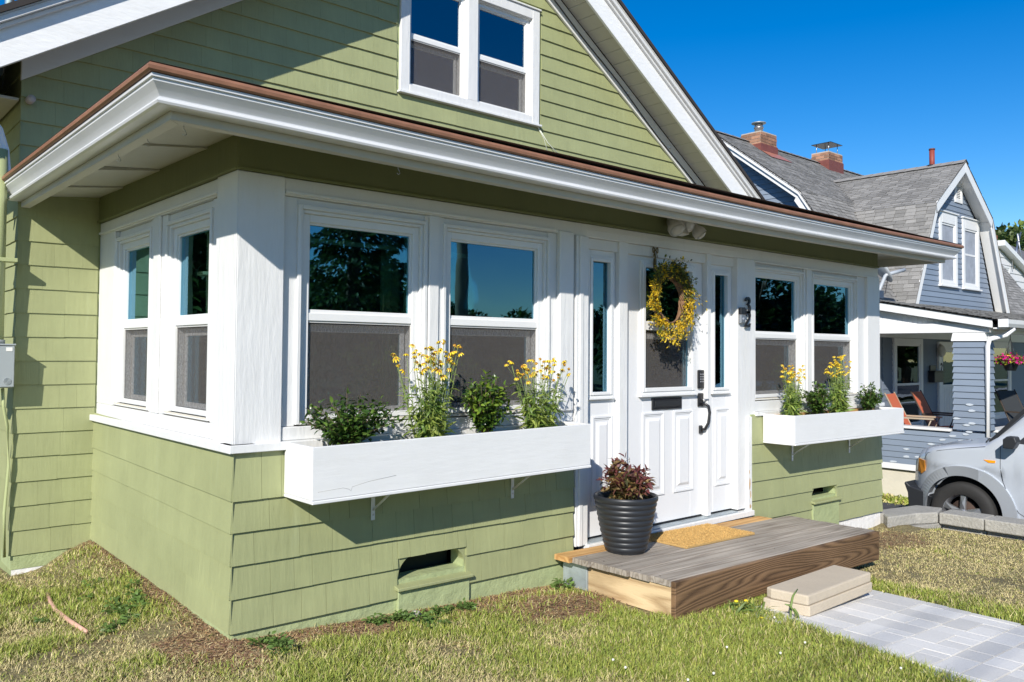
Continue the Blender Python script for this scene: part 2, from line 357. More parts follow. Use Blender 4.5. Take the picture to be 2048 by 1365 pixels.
# curtains
curt=mat('pale_curtain',(.50,.50,.38),.8,var=.1)
def curtain(T,u0,u1,v0,v1,w,name='curtain',m=None,waves=None,parent=H):
    n=max(12,int((u1-u0)*90)); vs=[]; fs=[]; wv=waves or (u1-u0)/.055
    for j,v in enumerate((v0,v1)):
        for i in range(n+1):
            t=i/n; vs.append((u0+(u1-u0)*t,v,w+.018*math.sin(2*PI*wv*t+.6*j)+.008*math.sin(2*PI*wv*.37*t)))
    for i in range(n): fs.append((i,i+1,n+2+i,n+1+i))
    q=MB(T); q.add(vs,fs,True); o=q.build(name,m or curt,parent,normals=False); sol=o.modifiers.new('t','SOLIDIFY'); sol.thickness=.002; return o
curtain(F_left,-1.92,-1.55,.95,2.1,-.22); curtain(F_left,-.97,-.74,.95,2.1,-.22)
curtain(F_front,.95,1.10,.95,2.1,-.24); curtain(F_front,1.86,2.06,.95,2.1,-.24)
curtain(F_front,5.02,5.22,.95,2.1,-.24); curtain(F_front,5.95,6.2,.95,2.1,-.24); curtain(F_front,2.64,2.75,.6,2.05,-.2); curtain(F_front,4.0,4.16,.6,2.05,-.2)
# ---- entry: door frame, sidelights, door
P('door_casing',F_front,2.312,2.428,.085,2.134,-.13,.004); P('door_casing_strip',F_front,2.335,2.372,.085,2.134,.004,.014,bevel=.004)
P('door_post',F_front,2.765,2.853,.10,2.175,-.13,-.022); P('door_post',F_front,3.788,3.838,.10,2.175,-.13,-.022)
P('door_head',F_front,2.43,4.17,2.1755,2.1905,-.13,-.0105)
P('threshold',F_front,2.41,4.36,.045,.088,-.14,.03); bx('weather_strip',black,H,F_front,2.43,4.17,.0885,.112,-.13,-.075)
bx('sill_track',galv,H,F_front,2.43,4.17,.0885,.097,-.07,-.0)
doorp=mat('white_door_paint',(.73,.73,.73),.32,var=.02,vscale=4,bump=.0008,bscale=20)
def panel(q,u0,u1,v0,v1,w):
    ring(q,u0,u1,v0,v1,.016,w,w+.010); ring(q,u0+.016,u1-.016,v0+.016,v1-.016,.012,w,w+.004)
    a=.045; b0=[(u0+a,v0+a,w),(u1-a,v0+a,w),(u1-a,v1-a,w),(u0+a,v1-a,w)]; c=a+.02; b1=[(u0+c,v0+c,w+.011),(u1-c,v0+c,w+.011),(u1-c,v1-c,w+.011),(u0+c,v1-c,w+.011)]
    q.add(b0+b1,[(4,5,6,7),(0,1,5,4),(1,2,6,5),(2,3,7,6),(3,0,4,7)])
def slab(name,u0,u1,v0,v1,g,panels,w,lab=None):
    g0,g1,h0,h1=g; q=MB(F_front)
    for b in ((u0,g0,v0,v1),(g1,u1,v0,v1),(g0,g1,v0,h0),(g0,g1,h1,v1)): q.box(*b,w-.04,w)
    for p in panels: panel(q,*p,w)
    return q.build(name,doorp,H,label=lab,bevel=.0015)
d=slab('front_door',2.862,3.784,.112,2.172,(3.075,3.635,1.10,1.985),[(3.065,3.315,.315,.925),(3.425,3.665,.315,.925)],-.07,'white front door with a mail slot under its half window')
q=MB(F_front); ring(q,3.03,3.68,1.055,2.03,.022,-.07,-.052); ring(q,3.05,3.66,1.075,2.01,.028,-.07,-.044,sb=.03); q.build('glazing_frame',vinyl,d,bevel=.003)
bx('glazing_sill',vinyl,d,F_front,3.02,3.69,1.04,1.056,-.07,-.036)
bx('meeting_rail',vinyl,d,F_front,3.075,3.635,1.525,1.59,-.085,-.058); bx('lower_rail',vinyl,d,F_front,3.078,3.632,1.46,1.505,-.10,-.09)
MB(F_front).box(3.075,3.635,1.59,1.985,-.088,-.084).build('pane',glass,d); MB(F_front).box(3.075,3.635,1.10,1.525,-.10,-.096).build('pane',glass,d)
MB(F_front).box(3.078,3.60,1.103,1.522,-.0815,-.0805).build('screen',screen,d)
q=MB(F_front); ring(q,3.17,3.52,.94,1.03,.012,-.07,-.058); q.box(3.182,3.508,.952,1.018,-.07,-.062); q.box(3.20,3.49,.962,1.008,-.062,-.056); q.build('mail_slot',black,d,bevel=.003)
for v in (1.08,.42,1.93): bx('hinge',steel,d,F_front,2.853,2.864,v,v+.10,-.07,-.058)
bx('latch_strip',black,d,F_front,2.872,2.878,1.84,1.94,-.07,-.066,bevel=0)
q=MB(F_front); q.box(3.72,3.79,1.085,1.23,-.07,-.048); k=q.build('keypad_lock',black,d,bevel=.008,seg=2)
q=MB(F_front)
for i in range(4):
    for j in range(3): q.lathe([(.0058,0),(.0058,.003),(0,.003)],(0,0,0),8) if False else q.box(3.733+j*.018,3.742+j*.018,1.135+i*.019,1.144+i*.019,-.048,-.0465)
q.build('keypad_buttons',mat('grey_plastic',(.3,.3,.32),.5),d,kind='stuff')
q=MB(F_front); q.box(3.722,3.79,.945,1.05,-.07,-.055); q.build('handle_plate',black,d,bevel=.008,seg=2)
MB(F_front).tube([(3.757,.965,-.055),(3.76,.968,-.02),(3.775,.95,.0),(3.785,.90,.004),(3.77,.82,.0),(3.757,.775,-.02),(3.755,.765,-.055)],.011).build('handle',black,d)
bx('handle_foot',black,d,F_front,3.738,3.775,.735,.80,-.07,-.05,bevel=.006); MB(F_front).tube([(3.757,1.0,-.055),(3.757,1.0,-.03),(3.80,1.0,-.02)],.007).build('thumb_latch',steel,d)
slL=slab('sidelight',2.432,2.762,.112,2.172,(2.515,2.70,1.085,1.985),[(2.53,2.735,.315,.925)],-.062,'narrow sidelight left of the front door')
slR=slab('sidelight',3.842,4.172,.112,2.172,(3.915,4.095,1.085,1.99),[(3.94,4.14,.315,.925)],-.062,'narrow sidelight right of the front door')
for sl,a,b in ((slL,2.515,2.70),(slR,3.915,4.095)):
    q=MB(F_front); ring(q,a-.035,b+.035,1.05,2.022,.018,-.062,-.048); ring(q,a-.018,b+.018,1.067,2.005,.022,-.062,-.04); q.build('glazing_frame',vinyl,sl,bevel=.003)
    bx('glazing_sill',vinyl,sl,F_front,a-.04,b+.04,1.038,1.051,-.062,-.034); MB(F_front).box(a,b,1.08,1.99,-.082,-.078).build('pane',glass,sl)
# ---- green fascia band, soffit, fascia board, gutter, drip edge, porch roof
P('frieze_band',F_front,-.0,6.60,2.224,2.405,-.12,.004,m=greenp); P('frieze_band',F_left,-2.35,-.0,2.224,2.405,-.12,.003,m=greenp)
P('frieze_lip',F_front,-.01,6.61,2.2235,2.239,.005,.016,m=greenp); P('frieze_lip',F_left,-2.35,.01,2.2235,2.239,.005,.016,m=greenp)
XR=6.54
def sag(x): return -.03*math.sin(PI*min(1,max(0,(x+.5)/7.6)))
def run(prof,name,m,segs='lfr',bevel=0,sagf=True,par=H,**k):
    res=[]
    def pt(kind,i,p):
        o,z=p
        if kind=='l': return (-o,2.30 if i==0 else -o,z)
        if kind=='r': return (XR+o,-o if i==0 else 2.3,z)
        x=[-o]+[j*.5 for j in range(0,14)]+[XR+o]; x=x[i]; return (x,-o,z+(sag(x) if sagf else 0))
    for s in segs:
        n={'l':2,'f':16,'r':2}[s]; q=MB(); q.sweep(prof,lambda k_,p:pt(s,k_,p),n); res.append(q.build(name,m,par,bevel=bevel,**k))
    return res
run([(.484,2.308),(.542,2.308),(.556,2.311),(.560,2.32),(.556,2.328),(.545,2.334),(.545,2.340),(.562,2.362),(.583,2.386),(.583,2.397),(.592,2.399),(.592,2.412),(.585,2.414),(.484,2.405)],'gutter',gutterm)
for a in (-.56,6.57):
    pass
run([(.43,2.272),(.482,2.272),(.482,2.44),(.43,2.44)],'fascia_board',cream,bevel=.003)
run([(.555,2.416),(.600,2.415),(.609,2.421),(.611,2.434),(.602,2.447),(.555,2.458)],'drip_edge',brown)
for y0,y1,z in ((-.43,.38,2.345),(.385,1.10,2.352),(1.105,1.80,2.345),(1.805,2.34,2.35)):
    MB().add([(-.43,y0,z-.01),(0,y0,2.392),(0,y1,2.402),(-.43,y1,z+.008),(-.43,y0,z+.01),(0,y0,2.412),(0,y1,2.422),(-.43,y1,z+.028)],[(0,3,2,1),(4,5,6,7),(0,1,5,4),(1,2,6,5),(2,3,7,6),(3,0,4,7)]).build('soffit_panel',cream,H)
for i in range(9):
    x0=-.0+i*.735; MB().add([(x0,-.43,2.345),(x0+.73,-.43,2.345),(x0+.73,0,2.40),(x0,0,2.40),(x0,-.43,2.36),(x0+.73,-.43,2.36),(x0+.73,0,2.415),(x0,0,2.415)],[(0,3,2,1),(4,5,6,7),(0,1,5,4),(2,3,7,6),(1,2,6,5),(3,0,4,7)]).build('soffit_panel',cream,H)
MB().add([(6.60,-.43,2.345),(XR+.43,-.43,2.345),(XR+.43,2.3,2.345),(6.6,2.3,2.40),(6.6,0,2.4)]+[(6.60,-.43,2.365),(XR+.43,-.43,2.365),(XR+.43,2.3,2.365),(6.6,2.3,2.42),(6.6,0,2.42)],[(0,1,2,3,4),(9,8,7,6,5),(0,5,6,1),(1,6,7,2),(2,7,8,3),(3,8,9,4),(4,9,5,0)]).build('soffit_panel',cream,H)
rs=.085; z0=2.452; e=.600
a=[(-e,-e),(XR+e,-e),(XR+e,2.345),(-e,2.345)]; D=2.345+e; zr=z0+rs*D
roofm=mat('porch_roofing',(.16,.13,.12),.8,var=.1)
MB().add([(-e,-e,z0),(XR+e,-e,z0),(XR+e,2.345,z0),(XR+e-D,2.345,zr),(-e+D,2.345,zr),(-e,2.345,z0)]+[(-e,-e,z0-.03),(XR+e,-e,z0-.03),(XR+e,2.345,z0-.03),(XR+e-D,2.345,zr-.03),(-e+D,2.345,zr-.03),(-e,2.345,z0-.03)],
  [(0,1,3,4),(1,2,3),(0,4,5),(6,10,9,7),(7,9,8),(6,11,10)]).build('porch_roof',roofm,H)
for k,(x,y,z) in enumerate(((-.40,-.40,2.272),(-.455,.30,2.272),(.62,-.44,2.255),(-.45,-.1,2.272))):
    MB().tube([(x,y,z+.01),(x,y,z-.006),(x+.008,y,z-.016),(x+.012,y,z-.026),(x+.004,y,z-.034),(x-.006,y,z-.028)],.0016,6).build('cup_hook',steel,H)
# ---- main house shell and gable
q=MB(); yb=9.5
def gz(x,off=0): return 5.59-.645*abs(x-3.32)+off
def gpoly(x0,x1,lo):
    xs=sorted(set([x0,x1]+([3.32] if x0<3.32<x1 else []))); return [(x0,lo),(x1,lo)]+[(x,gz(x,.1)) for x in reversed(xs)]
wallin=mat('house_wall',(.3,.34,.16),.7)
q.prism(gpoly(-.479,2.45,-.3),2.351,2.47,1); q.prism(gpoly(4.13,7.11,-.3),2.351,2.47,1); q.prism([(2.45,-.3),(4.13,-.3),(4.13,3.68),(2.45,3.68)],2.351,2.47,1)
q.prism([(2.45,4.83),(4.13,4.83),(4.13,gz(4.13,.1)),(3.32,gz(3.32,.1)),(2.45,gz(2.45,.1))],2.351,2.47,1)
q.box(-.479,-.36,2.48,yb,-.3,3.15); q.box(6.99,7.11,2.48,yb,-.3,3.15); q.box(-.479,7.11,yb,yb+.1,-.3,3.2); q.build('wall',wallin,H)
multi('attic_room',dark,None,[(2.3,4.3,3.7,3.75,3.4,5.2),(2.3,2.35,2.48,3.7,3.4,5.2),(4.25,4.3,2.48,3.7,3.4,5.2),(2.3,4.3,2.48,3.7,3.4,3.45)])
curtain(FY(2.35),3.74,3.93,3.6,4.75,-.28); curtain(FY(2.35),2.60,2.9,3.6,3.95,-.3,m=mat('cushion_green',(.35,.4,.33),.9),waves=1.5)
bx('headboard',mat('orange_wood',(.30,.11,.05),.5),H,FY(2.35),3.925,3.95,3.7,4.5,-.3,-.25)
G=FY(2.35); dp=-.045
q=MB(G); ring(q,2.44,4.125,3.665,4.845,.098,-.10,.03,sb=.085,st=.10); gwf=q.build('gable_window',white,H,bevel=.003)
bx('centre_mullion',white,gwf,G,3.20,3.32,3.752,4.743,-.10,.026); bx('window_cap',white,gwf,G,2.43,4.135,4.846,4.862,-.0,.045)
bx('window_stool',white,gwf,G,2.42,4.145,3.655,3.675,.0,.052)
for u0,u1 in ((2.515,3.212),(3.308,4.05)): dh(G,u0,u1,3.735,4.745,4.215,fr=.045,parent=H,glass_=glass2,deep=-.035)
FACE=mat('rake_board_paint',(.80,.80,.79),.45,var=.04,vscale=8,bump=.003,bscale=18,stretch=(.5,1,2.2),extra=grime)
def rake(name,m,x0,x1,o0,o1,y0,y1,bevel=.003,label=None,kind=None):
    return MB().prism([(x0,gz(x0,o0)),(x1,gz(x1,o0)),(x1,gz(x1,o1)),(x0,gz(x0,o1))],y0,y1,1).build(name,m,H,bevel=bevel,label=label,kind=kind)
XL,XE=-1.25,7.9
for x0,x1 in ((XL,3.318),(3.322,XE)):
    rake('rake_board',FACE,x0,x1,.04,.285,1.925,1.955); rake('crown_moulding',white,x0,x1,.27,.30,1.895,1.924); rake('crown_moulding',white,x0,x1,.302,.345,1.865,1.93)
    rake('frieze_board',whiteh,max(x0,-.5),min(x1,7.14),-.02,.155,2.305,2.334); rake('drip_edge',white,x0,x1,.346,.356,1.86,1.93,bevel=0)
    rake('roof',mat('dark_roof_shingle',(.035,.03,.028),.9,var=.2),x0,x1,.357,.40,1.84,yb+.3,bevel=0)
k=0; x=XL
while x<XE:
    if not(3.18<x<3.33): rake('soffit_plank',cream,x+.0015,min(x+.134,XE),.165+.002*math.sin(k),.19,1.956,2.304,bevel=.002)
    x+=.1375; k+=1
q=MB(); q.tube([(x,2.296,gz(x,.035+.012*math.sin(x*5)+.02*math.sin(x*1.7))) for x in [3.4+.12*i for i in range(30)]],.006,6).build('cable',black,H)
for px in (5.45,6.2): bx('cable_clip',white,H,None,px,px+.03,2.285,2.305,gz(px,.05),gz(px,.075))
MB().tube([(4.12,2.335,3.66),(4.25,2.33,3.52),(4.40,2.30,3.40)],.0045,6).build('cord',mat('white_cord',(.7,.72,.6),.5),H)
MB().tube([(4.11,2.335,3.66),(4.20,2.33,3.55),(4.24,2.31,3.40)],.003,6).build('cord',MT['white_cord'],H)
# left eave, downspout elbow, conduit, roof pipe, wire knob
bx('eave_soffit',cream,H,None,-1.2,-.50,2.36,yb,2.98,3.0)
MB().tube([(-.46,3.0,3.1),(-.46,3.0,4.9)],.031,20).build('roof_pipe',mat('polished_flue',(.75,.76,.78),.22,metal=.9,var=.05),H)
ds=mat('white_downspout',(.78,.79,.82),.3)
q=MB(); pth=[(-1.02,2.28,2.98),(-.86,2.28,2.92),(-.72,2.28,2.84),(-.64,2.28,2.74),(-.605,2.28,2.62),(-.59,2.28,2.45),(-.59,2.28,2.36)]
def dspt(i,p):
    a=Vector(pth[i]); d=(Vector(pth[min(i+1,6)])-Vector(pth[max(i-1,0)])).normalized(); n=d.cross(Vector((0,1,0))).normalized(); return tuple(a+n*p[0]+Vector((0,1,0))*p[1])
q.sweep([(-.04,-.03),(-.028,-.034),(-.024,-.03),(-.006,-.03),(0,-.034),(.006,-.03),(.024,-.03),(.028,-.034),(.04,-.03),(.04,.03),(-.04,.03)],dspt,7); q.build('downspout_elbow',ds,H)
condm=mat('green_conduit_paint',(.40,.44,.22),.4,var=.05)
MB().tube([(-.618,2.26,1.395),(-.622,2.26,2.62)],.052,20).build('conduit',condm,H)
bx('conduit_strap',condm,H,None,-.68,-.51,2.20,2.30,1.905,1.93)
MB().tube([(-.56,2.29,1.10),(-.55,2.30,.98),(-.525,2.305,.86),(-.515,2.31,.6),(-.53,2.31,.3),(-.52,2.32,.02)],.010,8).build('cable',condm,H)
MB().tube([(-.60,2.29,1.10),(-.575,2.30,.8),(-.57,2.32,.2)],.008,8).build('cable',condm,H)
MB().lathe([(.026,0),(.026,-.012),(.018,-.02),(.018,-.04),(.026,-.048),(.026,-.058),(0,-.058)],(-.445,2.325,2.985),16,ax=1).build('wire_knob',mat('porcelain',(.5,.44,.40),.4),H)
# ================================================================ ground
def zg(x,y):
    x=np.asarray(x,float); y=np.asarray(y,float)
    z=-.02-.05*np.clip(x,0,7.2)
    z=z-.045*np.clip(y,0,3)*np.clip(-x/.3,0,1)*.9
    z=z+.03*np.exp(-((x+.02)**2/.09+(y-2.2)**2/.7))+.05*np.exp(-((x+.1)**2/.03))*np.clip(y+.2,0,1)*(x<.1)
    z=z-.012*np.clip(-y-1,0,6)+ .018*(fbm(x,y,1.3,3)-.5)+.010*(fbm(x,y,6,5)-.5)
    z=z+.03*np.exp(-((x-1.75)**2/.25+(y+.35)**2/.03))
    z=z-.035*((x>2.80+.19*(y+1.1))&(x<3.93)&(y<-1.0)&(y>-6))
    z=z+.05*np.exp(-((x-6.75)**2/.05+(y+.1)**2/.06))
    return z
def zgs(x,y): return float(zg(x,y))
def in_bed(x,y):       # bare soil and mulch strips along the foundation (0..1)
    n=fbm(x,y,2.1,9)
    a=np.clip((.22+.22*(n-.5)*2-np.abs(y))/.12,0,1)*(x>-.3)*(x<2.3)*(y<.2)
    b=np.clip((.17+.25*(n-.5)*2-(-x))/.15,0,1)*(x<.05)*(y>-.4)*(y<2.4)
    c=np.clip((.45-np.hypot(x-1.75,(y+.42)*1.5))/.2,0,1)
    d=np.clip((.55-np.hypot((x-5.9)*.8,(y+.35)*1.3))/.3,0,1)*(x>4.8)
    e=np.clip((.25-np.hypot((x+.1),(y+.15)))/.2,0,1)
    return np.maximum.reduce([a,b,c,d,e])
def straw_amt(x,y):
    s=fbm(x,y,.95,21)*.6+fbm(x,y,3.4,31)*.4
    g=np.exp(-((x-4.9)**2/3+(y+1.9)**2/2.2))*.26         # dry patch right of the path
    g=g-.22*np.exp(-((x-3.0)**2/2.6+(y+.0)**2/8))*(y<-.9)-.15*np.exp(-((np.abs(x-4.05)**2)/.03))*(y<-1)
    return np.clip((s+g-.455)/.20,0,1)
def soil_extra(N,L,tc,mp,src,mix,nz,ramp,rgb,b):
    src=mix(src,rgb((.30,.24,.12)),ramp(nz(38,5,None,.75),.45,.62)); src=mix(src,rgb((.10,.055,.035)),ramp(nz(24,5,None,.7),.55,.7)); return src
soil=mat('lawn_soil',(.20,.17,.075),.95,var=.2,vscale=2,bump=.03,bscale=45,extra=soil_extra)
nx,ny=150,120; xs=np.concatenate([np.linspace(-9,-2,15)[:-1],np.linspace(-2,7.2,nx)]); ys=np.concatenate([np.linspace(-9,-3.4,14)[:-1],np.linspace(-3.4,3.2,ny),np.linspace(3.6,12,8)])
X_,Y_=np.meshgrid(xs,ys); Z_=zg(X_,Y_); V=np.stack([X_,Y_,Z_],-1).reshape(-1,3); nX=len(xs)
fi=[(j*nX+i,j*nX+i+1,(j+1)*nX+i+1,(j+1)*nX+i) for j in range(len(ys)-1) for i in range(nX-1)]
lawn=np_mesh('lawn',V,fi,soil,smooth=True); tag(lawn,kind='structure')
gm=mat('far_ground',(.10,.12,.045),.95,var=.3,vscale=.4)
def slabg(name,m,x0,x1,y0,y1,z,kind='structure',parent=None):
    return tag(MB().add([(x0,y0,z),(x1,y0,z),(x1,y1,z),(x0,y1,z)],[(0,1,2,3)]).build(name,m,parent,normals=False),kind=kind)
slabg('ground',gm,-300,300,-300,300,-.90)
asph=mat('asphalt',(.055,.055,.06),.85,var=.15,vscale=6,bump=.004,bscale=160)
slabg('driveway',asph,7.25,10.7,-9,9,-.825)
slabg('road',asph,-60,60,-17.5,-10.2,-.80)
slabg('pavement',mat('pavement_concrete',(.42,.41,.39),.9,var=.1),-60,60,-10.19,-9.02,-.74)
# ---- grass
def grass(n,xr,yr,rng,hmin,hmax,wd,name,label=None,mask=None,polar=True,zf=None,green_only=False):
    if polar:
        r=np.where(rng.rand(n)<.6,np.exp(rng.uniform(np.log(1.9),np.log(10.5),n)),rng.uniform(3,10.5,n)); th=rng.uniform(math.radians(-6),math.radians(91),n)
        x=-1.613+r*np.sin(th); y=-3.854+r*np.cos(th)
    else: x=rng.uniform(*xr,n); y=rng.uniform(*yr,n); r=np.hypot(x+1.6,y+3.85)
    keep=np.ones(n,bool)
    if zf is None:
        bed=in_bed(x,y); keep&=(y<-.01)|(x<-.03)
        keep&=~((x<-.0)&(x>-.5)&(y>2.3)); keep&=rng.rand(n)>bed*.93
        keep&=~((x>2.1)&(x<4.75)&(y>-.80)); keep&=~((x>2.86+.19*(y+1.1)+.05*(fbm(x,y,5,4)-.5))&(x<3.92+.03*(fbm(x,y,4,8)-.5))&(y<-1.05))
        keep&=~((x>2.84)&(x<3.7)&(y>-1.36)&(y<-1.0)); keep&=x<7.16; keep&=~((x>6.5)&(y>-.35)); keep&=y<2.6
        bare=fbm(x,y,1.7,55); keep&=~((bare>.71)&(rng.rand(n)<.75))
    x,y,r=x[keep],y[keep],r[keep]; n=len(x); z=(zg(x,y) if zf is None else np.full(n,zf))
    st=straw_amt(x,y) if not green_only else np.zeros(n)+.15
    lush=fbm(x,y,2.6,77)
    h=rng.uniform(hmin,hmax,n)*(1-.55*st)*(.65+.7*lush)
    w=wd*rng.uniform(.7,1.3,n)*(1+.10*np.clip(r-3,0,8))
    a=rng.uniform(0,2*PI,n); lean=h*rng.uniform(.15,1.2,n)*(1+.9*st); b=a+rng.uniform(-.6,.6,n)+PI/2
    dx,dy=np.cos(a)*w,np.sin(a)*w; lx,ly=np.cos(b)*lean,np.sin(b)*lean
    B=np.stack([x,y,z-.004],-1)
    o=lambda p,q,s:B+np.stack([p,q,s],-1)
    v=np.stack([o(-dx,-dy,0*h),o(dx,dy,0*h),o(dx*.8+lx*.35,dy*.8+ly*.35,h*.6),o(-dx*.8+lx*.35,-dy*.8+ly*.35,h*.6),o(lx+dx*.12,ly+dy*.12,h),o(lx-dx*.12,ly-dy*.12,h)],1).reshape(-1,3)
    i=np.arange(n)*6; f=np.concatenate([np.stack([i,i+1,i+2,i+3],-1),np.stack([i+3,i+2,i+4,i+5],-1)])
    dry=rng.rand(n)<(.10+.80*st)
    g=np.array([.225,.28,.045])[None]*rng.uniform(.6,1.35,(n,1)); g2=np.array([.37,.385,.08])[None]*rng.uniform(.7,1.2,(n,1))
    g=np.where((rng.rand(n)<.35)[:,None],g2,g); s=np.array([.62,.52,.25])[None]*rng.uniform(.55,1.15,(n,1))
    col=np.where(dry[:,None],s,g); col=np.repeat(col,6,0)
    o=np_mesh(name,v,f,mat('grass_blade',(.1,.15,.04),.55,attr='Col',spec=.3),col)
    return tag(o,label,'grass' if label else None,kind='stuff')
grass(1000000,None,None,NR,.016,.042,.0017,'grass','short green and straw dry lawn grass round the porch and path')
grass(14000,(7.3,11.6),(1.2,6),NR,.05,.09,.012,'grass','strip of green grass beside the driveway at the blue house',polar=False,zf=-.90,green_only=True)
# straw and mulch debris on the bare strips
def debris(n,rng):
    x=np.concatenate([rng.uniform(-.2,2.4,n//2),rng.uniform(-.7,.02,n//2)]); y=np.concatenate([rng.uniform(-.75,-.01,n//2),rng.uniform(-.45,2.35,n//2)])
    x=np.concatenate([x,rng.uniform(4.9,6.8,n//5)]); y=np.concatenate([y,rng.uniform(-.9,-.02,n//5)])
    k=rng.rand(len(x))<np.clip(in_bed(x,y)*1.2+.04,0,1); x,y=x[k],y[k]; n=len(x); z=zg(x,y)
    L=rng.uniform(.008,.035,n); w=rng.uniform(.0008,.0030,n); a=rng.uniform(0,2*PI,n); t=rng.uniform(-.25,.35,n)
    dx,dy,dz=np.cos(a)*L,np.sin(a)*L,np.sin(t)*L*.5; nx_,ny_=-np.sin(a)*w,np.cos(a)*w; B=np.stack([x,y,z+.003+rng.rand(n)*.006],-1)
    o=lambda p,q,s:B+np.stack([p,q,s],-1)
    v=np.stack([o(-nx_,-ny_,0*L),o(nx_,ny_,0*L),o(dx+nx_,dy+ny_,dz),o(dx-nx_,dy-ny_,dz)],1).reshape(-1,3); i=np.arange(n)*4
    pal=np.array([[.50,.33,.15],[.42,.24,.11],[.62,.47,.25],[.16,.08,.05],[.33,.17,.10]]); c=pal[rng.randint(0,5,n)]*rng.uniform(.7,1.1,(n,1))
    return tag(np_mesh('mulch',v,np.stack([i,i+1,i+2,i+3],-1),mat('mulch_bits',(.3,.2,.1),.9,attr='Col'),np.repeat(c,4,0)),'loose straw and mulch chips on the bare soil along the foundation','mulch',kind='stuff')
debris(60000,NR)
# ================================================================ leaves and plants
def leaf_cloud(name,m,P_,D_,L_,W_,cols,parent=None,fold=.25,droop=.2,rng=NR):
    """P_ base points, D_ unit directions, L_ lengths: folded pointed leaves, 4 quads each"""
    P_=np.asarray(P_,float); D_=np.asarray(D_,float); n=len(P_); D_/=np.linalg.norm(D_,axis=1,keepdims=True)+1e-9
    r=rng.normal(size=(n,3)); up_=np.array([0,0,1.])+r*.45; s=np.cross(D_,up_); s/=np.linalg.norm(s,axis=1,keepdims=True)+1e-9; u=np.cross(s,D_)
    L_=np.asarray(L_)[:,None]; W_=np.asarray(W_)[:,None]
    c0=P_; c1=P_+D_*L_*.33+u*L_*.05; c2=P_+D_*L_*.68-u*L_*droop*.25; c3=P_+D_*L_-u*L_*droop
    e=lambda c,k,sg:c+sg*s*W_*k+u*W_*k*fold
    v=np.stack([c0,e(c1,.5,-1),c1,e(c1,.5,1),e(c2,.42,-1),c2,e(c2,.42,1),c3],1).reshape(-1,3)
    i=np.arange(n)*8; t=np.concatenate([np.stack([i,i+1,i+2],-1),np.stack([i,i+2,i+3],-1),np.stack([i+4,i+7,i+5],-1),np.stack([i+5,i+7,i+6],-1),
       np.stack([i+1,i+4,i+5],-1),np.stack([i+1,i+5,i+2],-1),np.stack([i+2,i+5,i+6],-1),np.stack([i+2,i+6,i+3],-1)])
    o=np_mesh(name,v-(np.array(world_origin(parent)) if parent else 0),t,m,np.repeat(cols,8,0),parent,nside=3); o['kind']='stuff'; return o
def leafmat(name,rough=.4,trans=.25):
    if name in MT: return MT[name]
    m=bpy.data.materials.new(name); m.use_nodes=True; n=m.node_tree; N=n.nodes; L=n.links; b=N['Principled BSDF']
    a=N.new('ShaderNodeAttribute'); a.attribute_name='Col'; L.new(a.outputs['Color'],b.inputs['Base Color']); b.inputs['Roughness'].default_value=rough
    tl=N.new('ShaderNodeBsdfTranslucent'); v=N.new('ShaderNodeVectorMath'); v.operation='SCALE'; v.inputs['Scale'].default_value=1.5; L.new(a.outputs['Color'],v.inputs[0]); L.new(v.outputs[0],tl.inputs[0])
    mx=N.new('ShaderNodeMixShader'); mx.inputs[0].default_value=trans; L.new(b.outputs[0],mx.inputs[1]); L.new(tl.outputs[0],mx.inputs[2]); L.new(mx.outputs[0],N['Material Output'].inputs[0]); MT[name]=m; return m
glossy_leaf=leafmat('glossy_leaf',.28,.2); soft_leaf=leafmat('soft_leaf',.5,.35)
bark=mat('twig_bark',(.12,.08,.05),.8)
stemg=mat('green_stem',(.20,.27,.07),.6)
def pick(pal,n,rng=NR,lo=.7,hi=1.25): return np.array(pal)[rng.randint(0,len(pal),n)]*rng.uniform(lo,hi,(n,1))
def shrub(loc,h,rx,ry,label,n_br=16,nl=30,pal=((.035,.075,.015),(.055,.115,.02),(.10,.17,.03)),L=(.026,.042),seed=1,cat='shrub',group=None,lop=(0,0),name='leafy_shrub',tips=None,mat_=None,wd=.45,parts='leaves',twig=.0028):
    rng=np.random.RandomState(seed); t=thing(name,label,cat,loc,group); q=MB(); Ps=[];Ds=[];Ls=[];cs=[]
    for k in range(n_br):
        a=2*PI*k/n_br+rng.uniform(-.3,.3); rr=math.sqrt(rng.uniform(.02,1)); hh=h*(1-.45*rr*rr)*rng.uniform(.72,1.08)
        end=Vector((math.cos(a)*rx*rr+lop[0]*rng.rand(),math.sin(a)*ry*rr+lop[1]*rng.rand(),hh)); mid=Vector((end.x*.35,end.y*.35,hh*.5))
        pts=[Vector(loc)+Vector((end.x*.06,end.y*.06,-.01)),Vector(loc)+mid,Vector(loc)+end]
        q.tube(pts,[twig,twig*.7,twig*.35],5)
        for j in range(nl):
            s=rng.uniform(.22,1.0); p=(pts[0]*(1-s)**2+pts[1]*2*s*(1-s)+pts[2]*s*s)
            d=Vector((rng.normal(),rng.normal(),rng.normal()*.6+.35)).normalized(); p=p+d*.012*rng.rand()
            if rng.rand()<.25: p=p+d*.03*rng.rand()
            Ps.append(p);Ds.append(d);Ls.append(rng.uniform(*L)); 
            c=np.array(pal[min(len(pal)-1,int(rng.rand()**1.1*len(pal)*(0.55+.6*s)))])*rng.uniform(.75,1.25)
            if tips is not None and s>.8 and rng.rand()<.6: c=np.array(tips)*rng.uniform(.7,1.2)
            cs.append(c)
    q.build('stems',bark,t); leaf_cloud(parts,mat_ or glossy_leaf,Ps,Ds,Ls,np.array(Ls)*wd,np.array(cs),t,rng=rng); return t
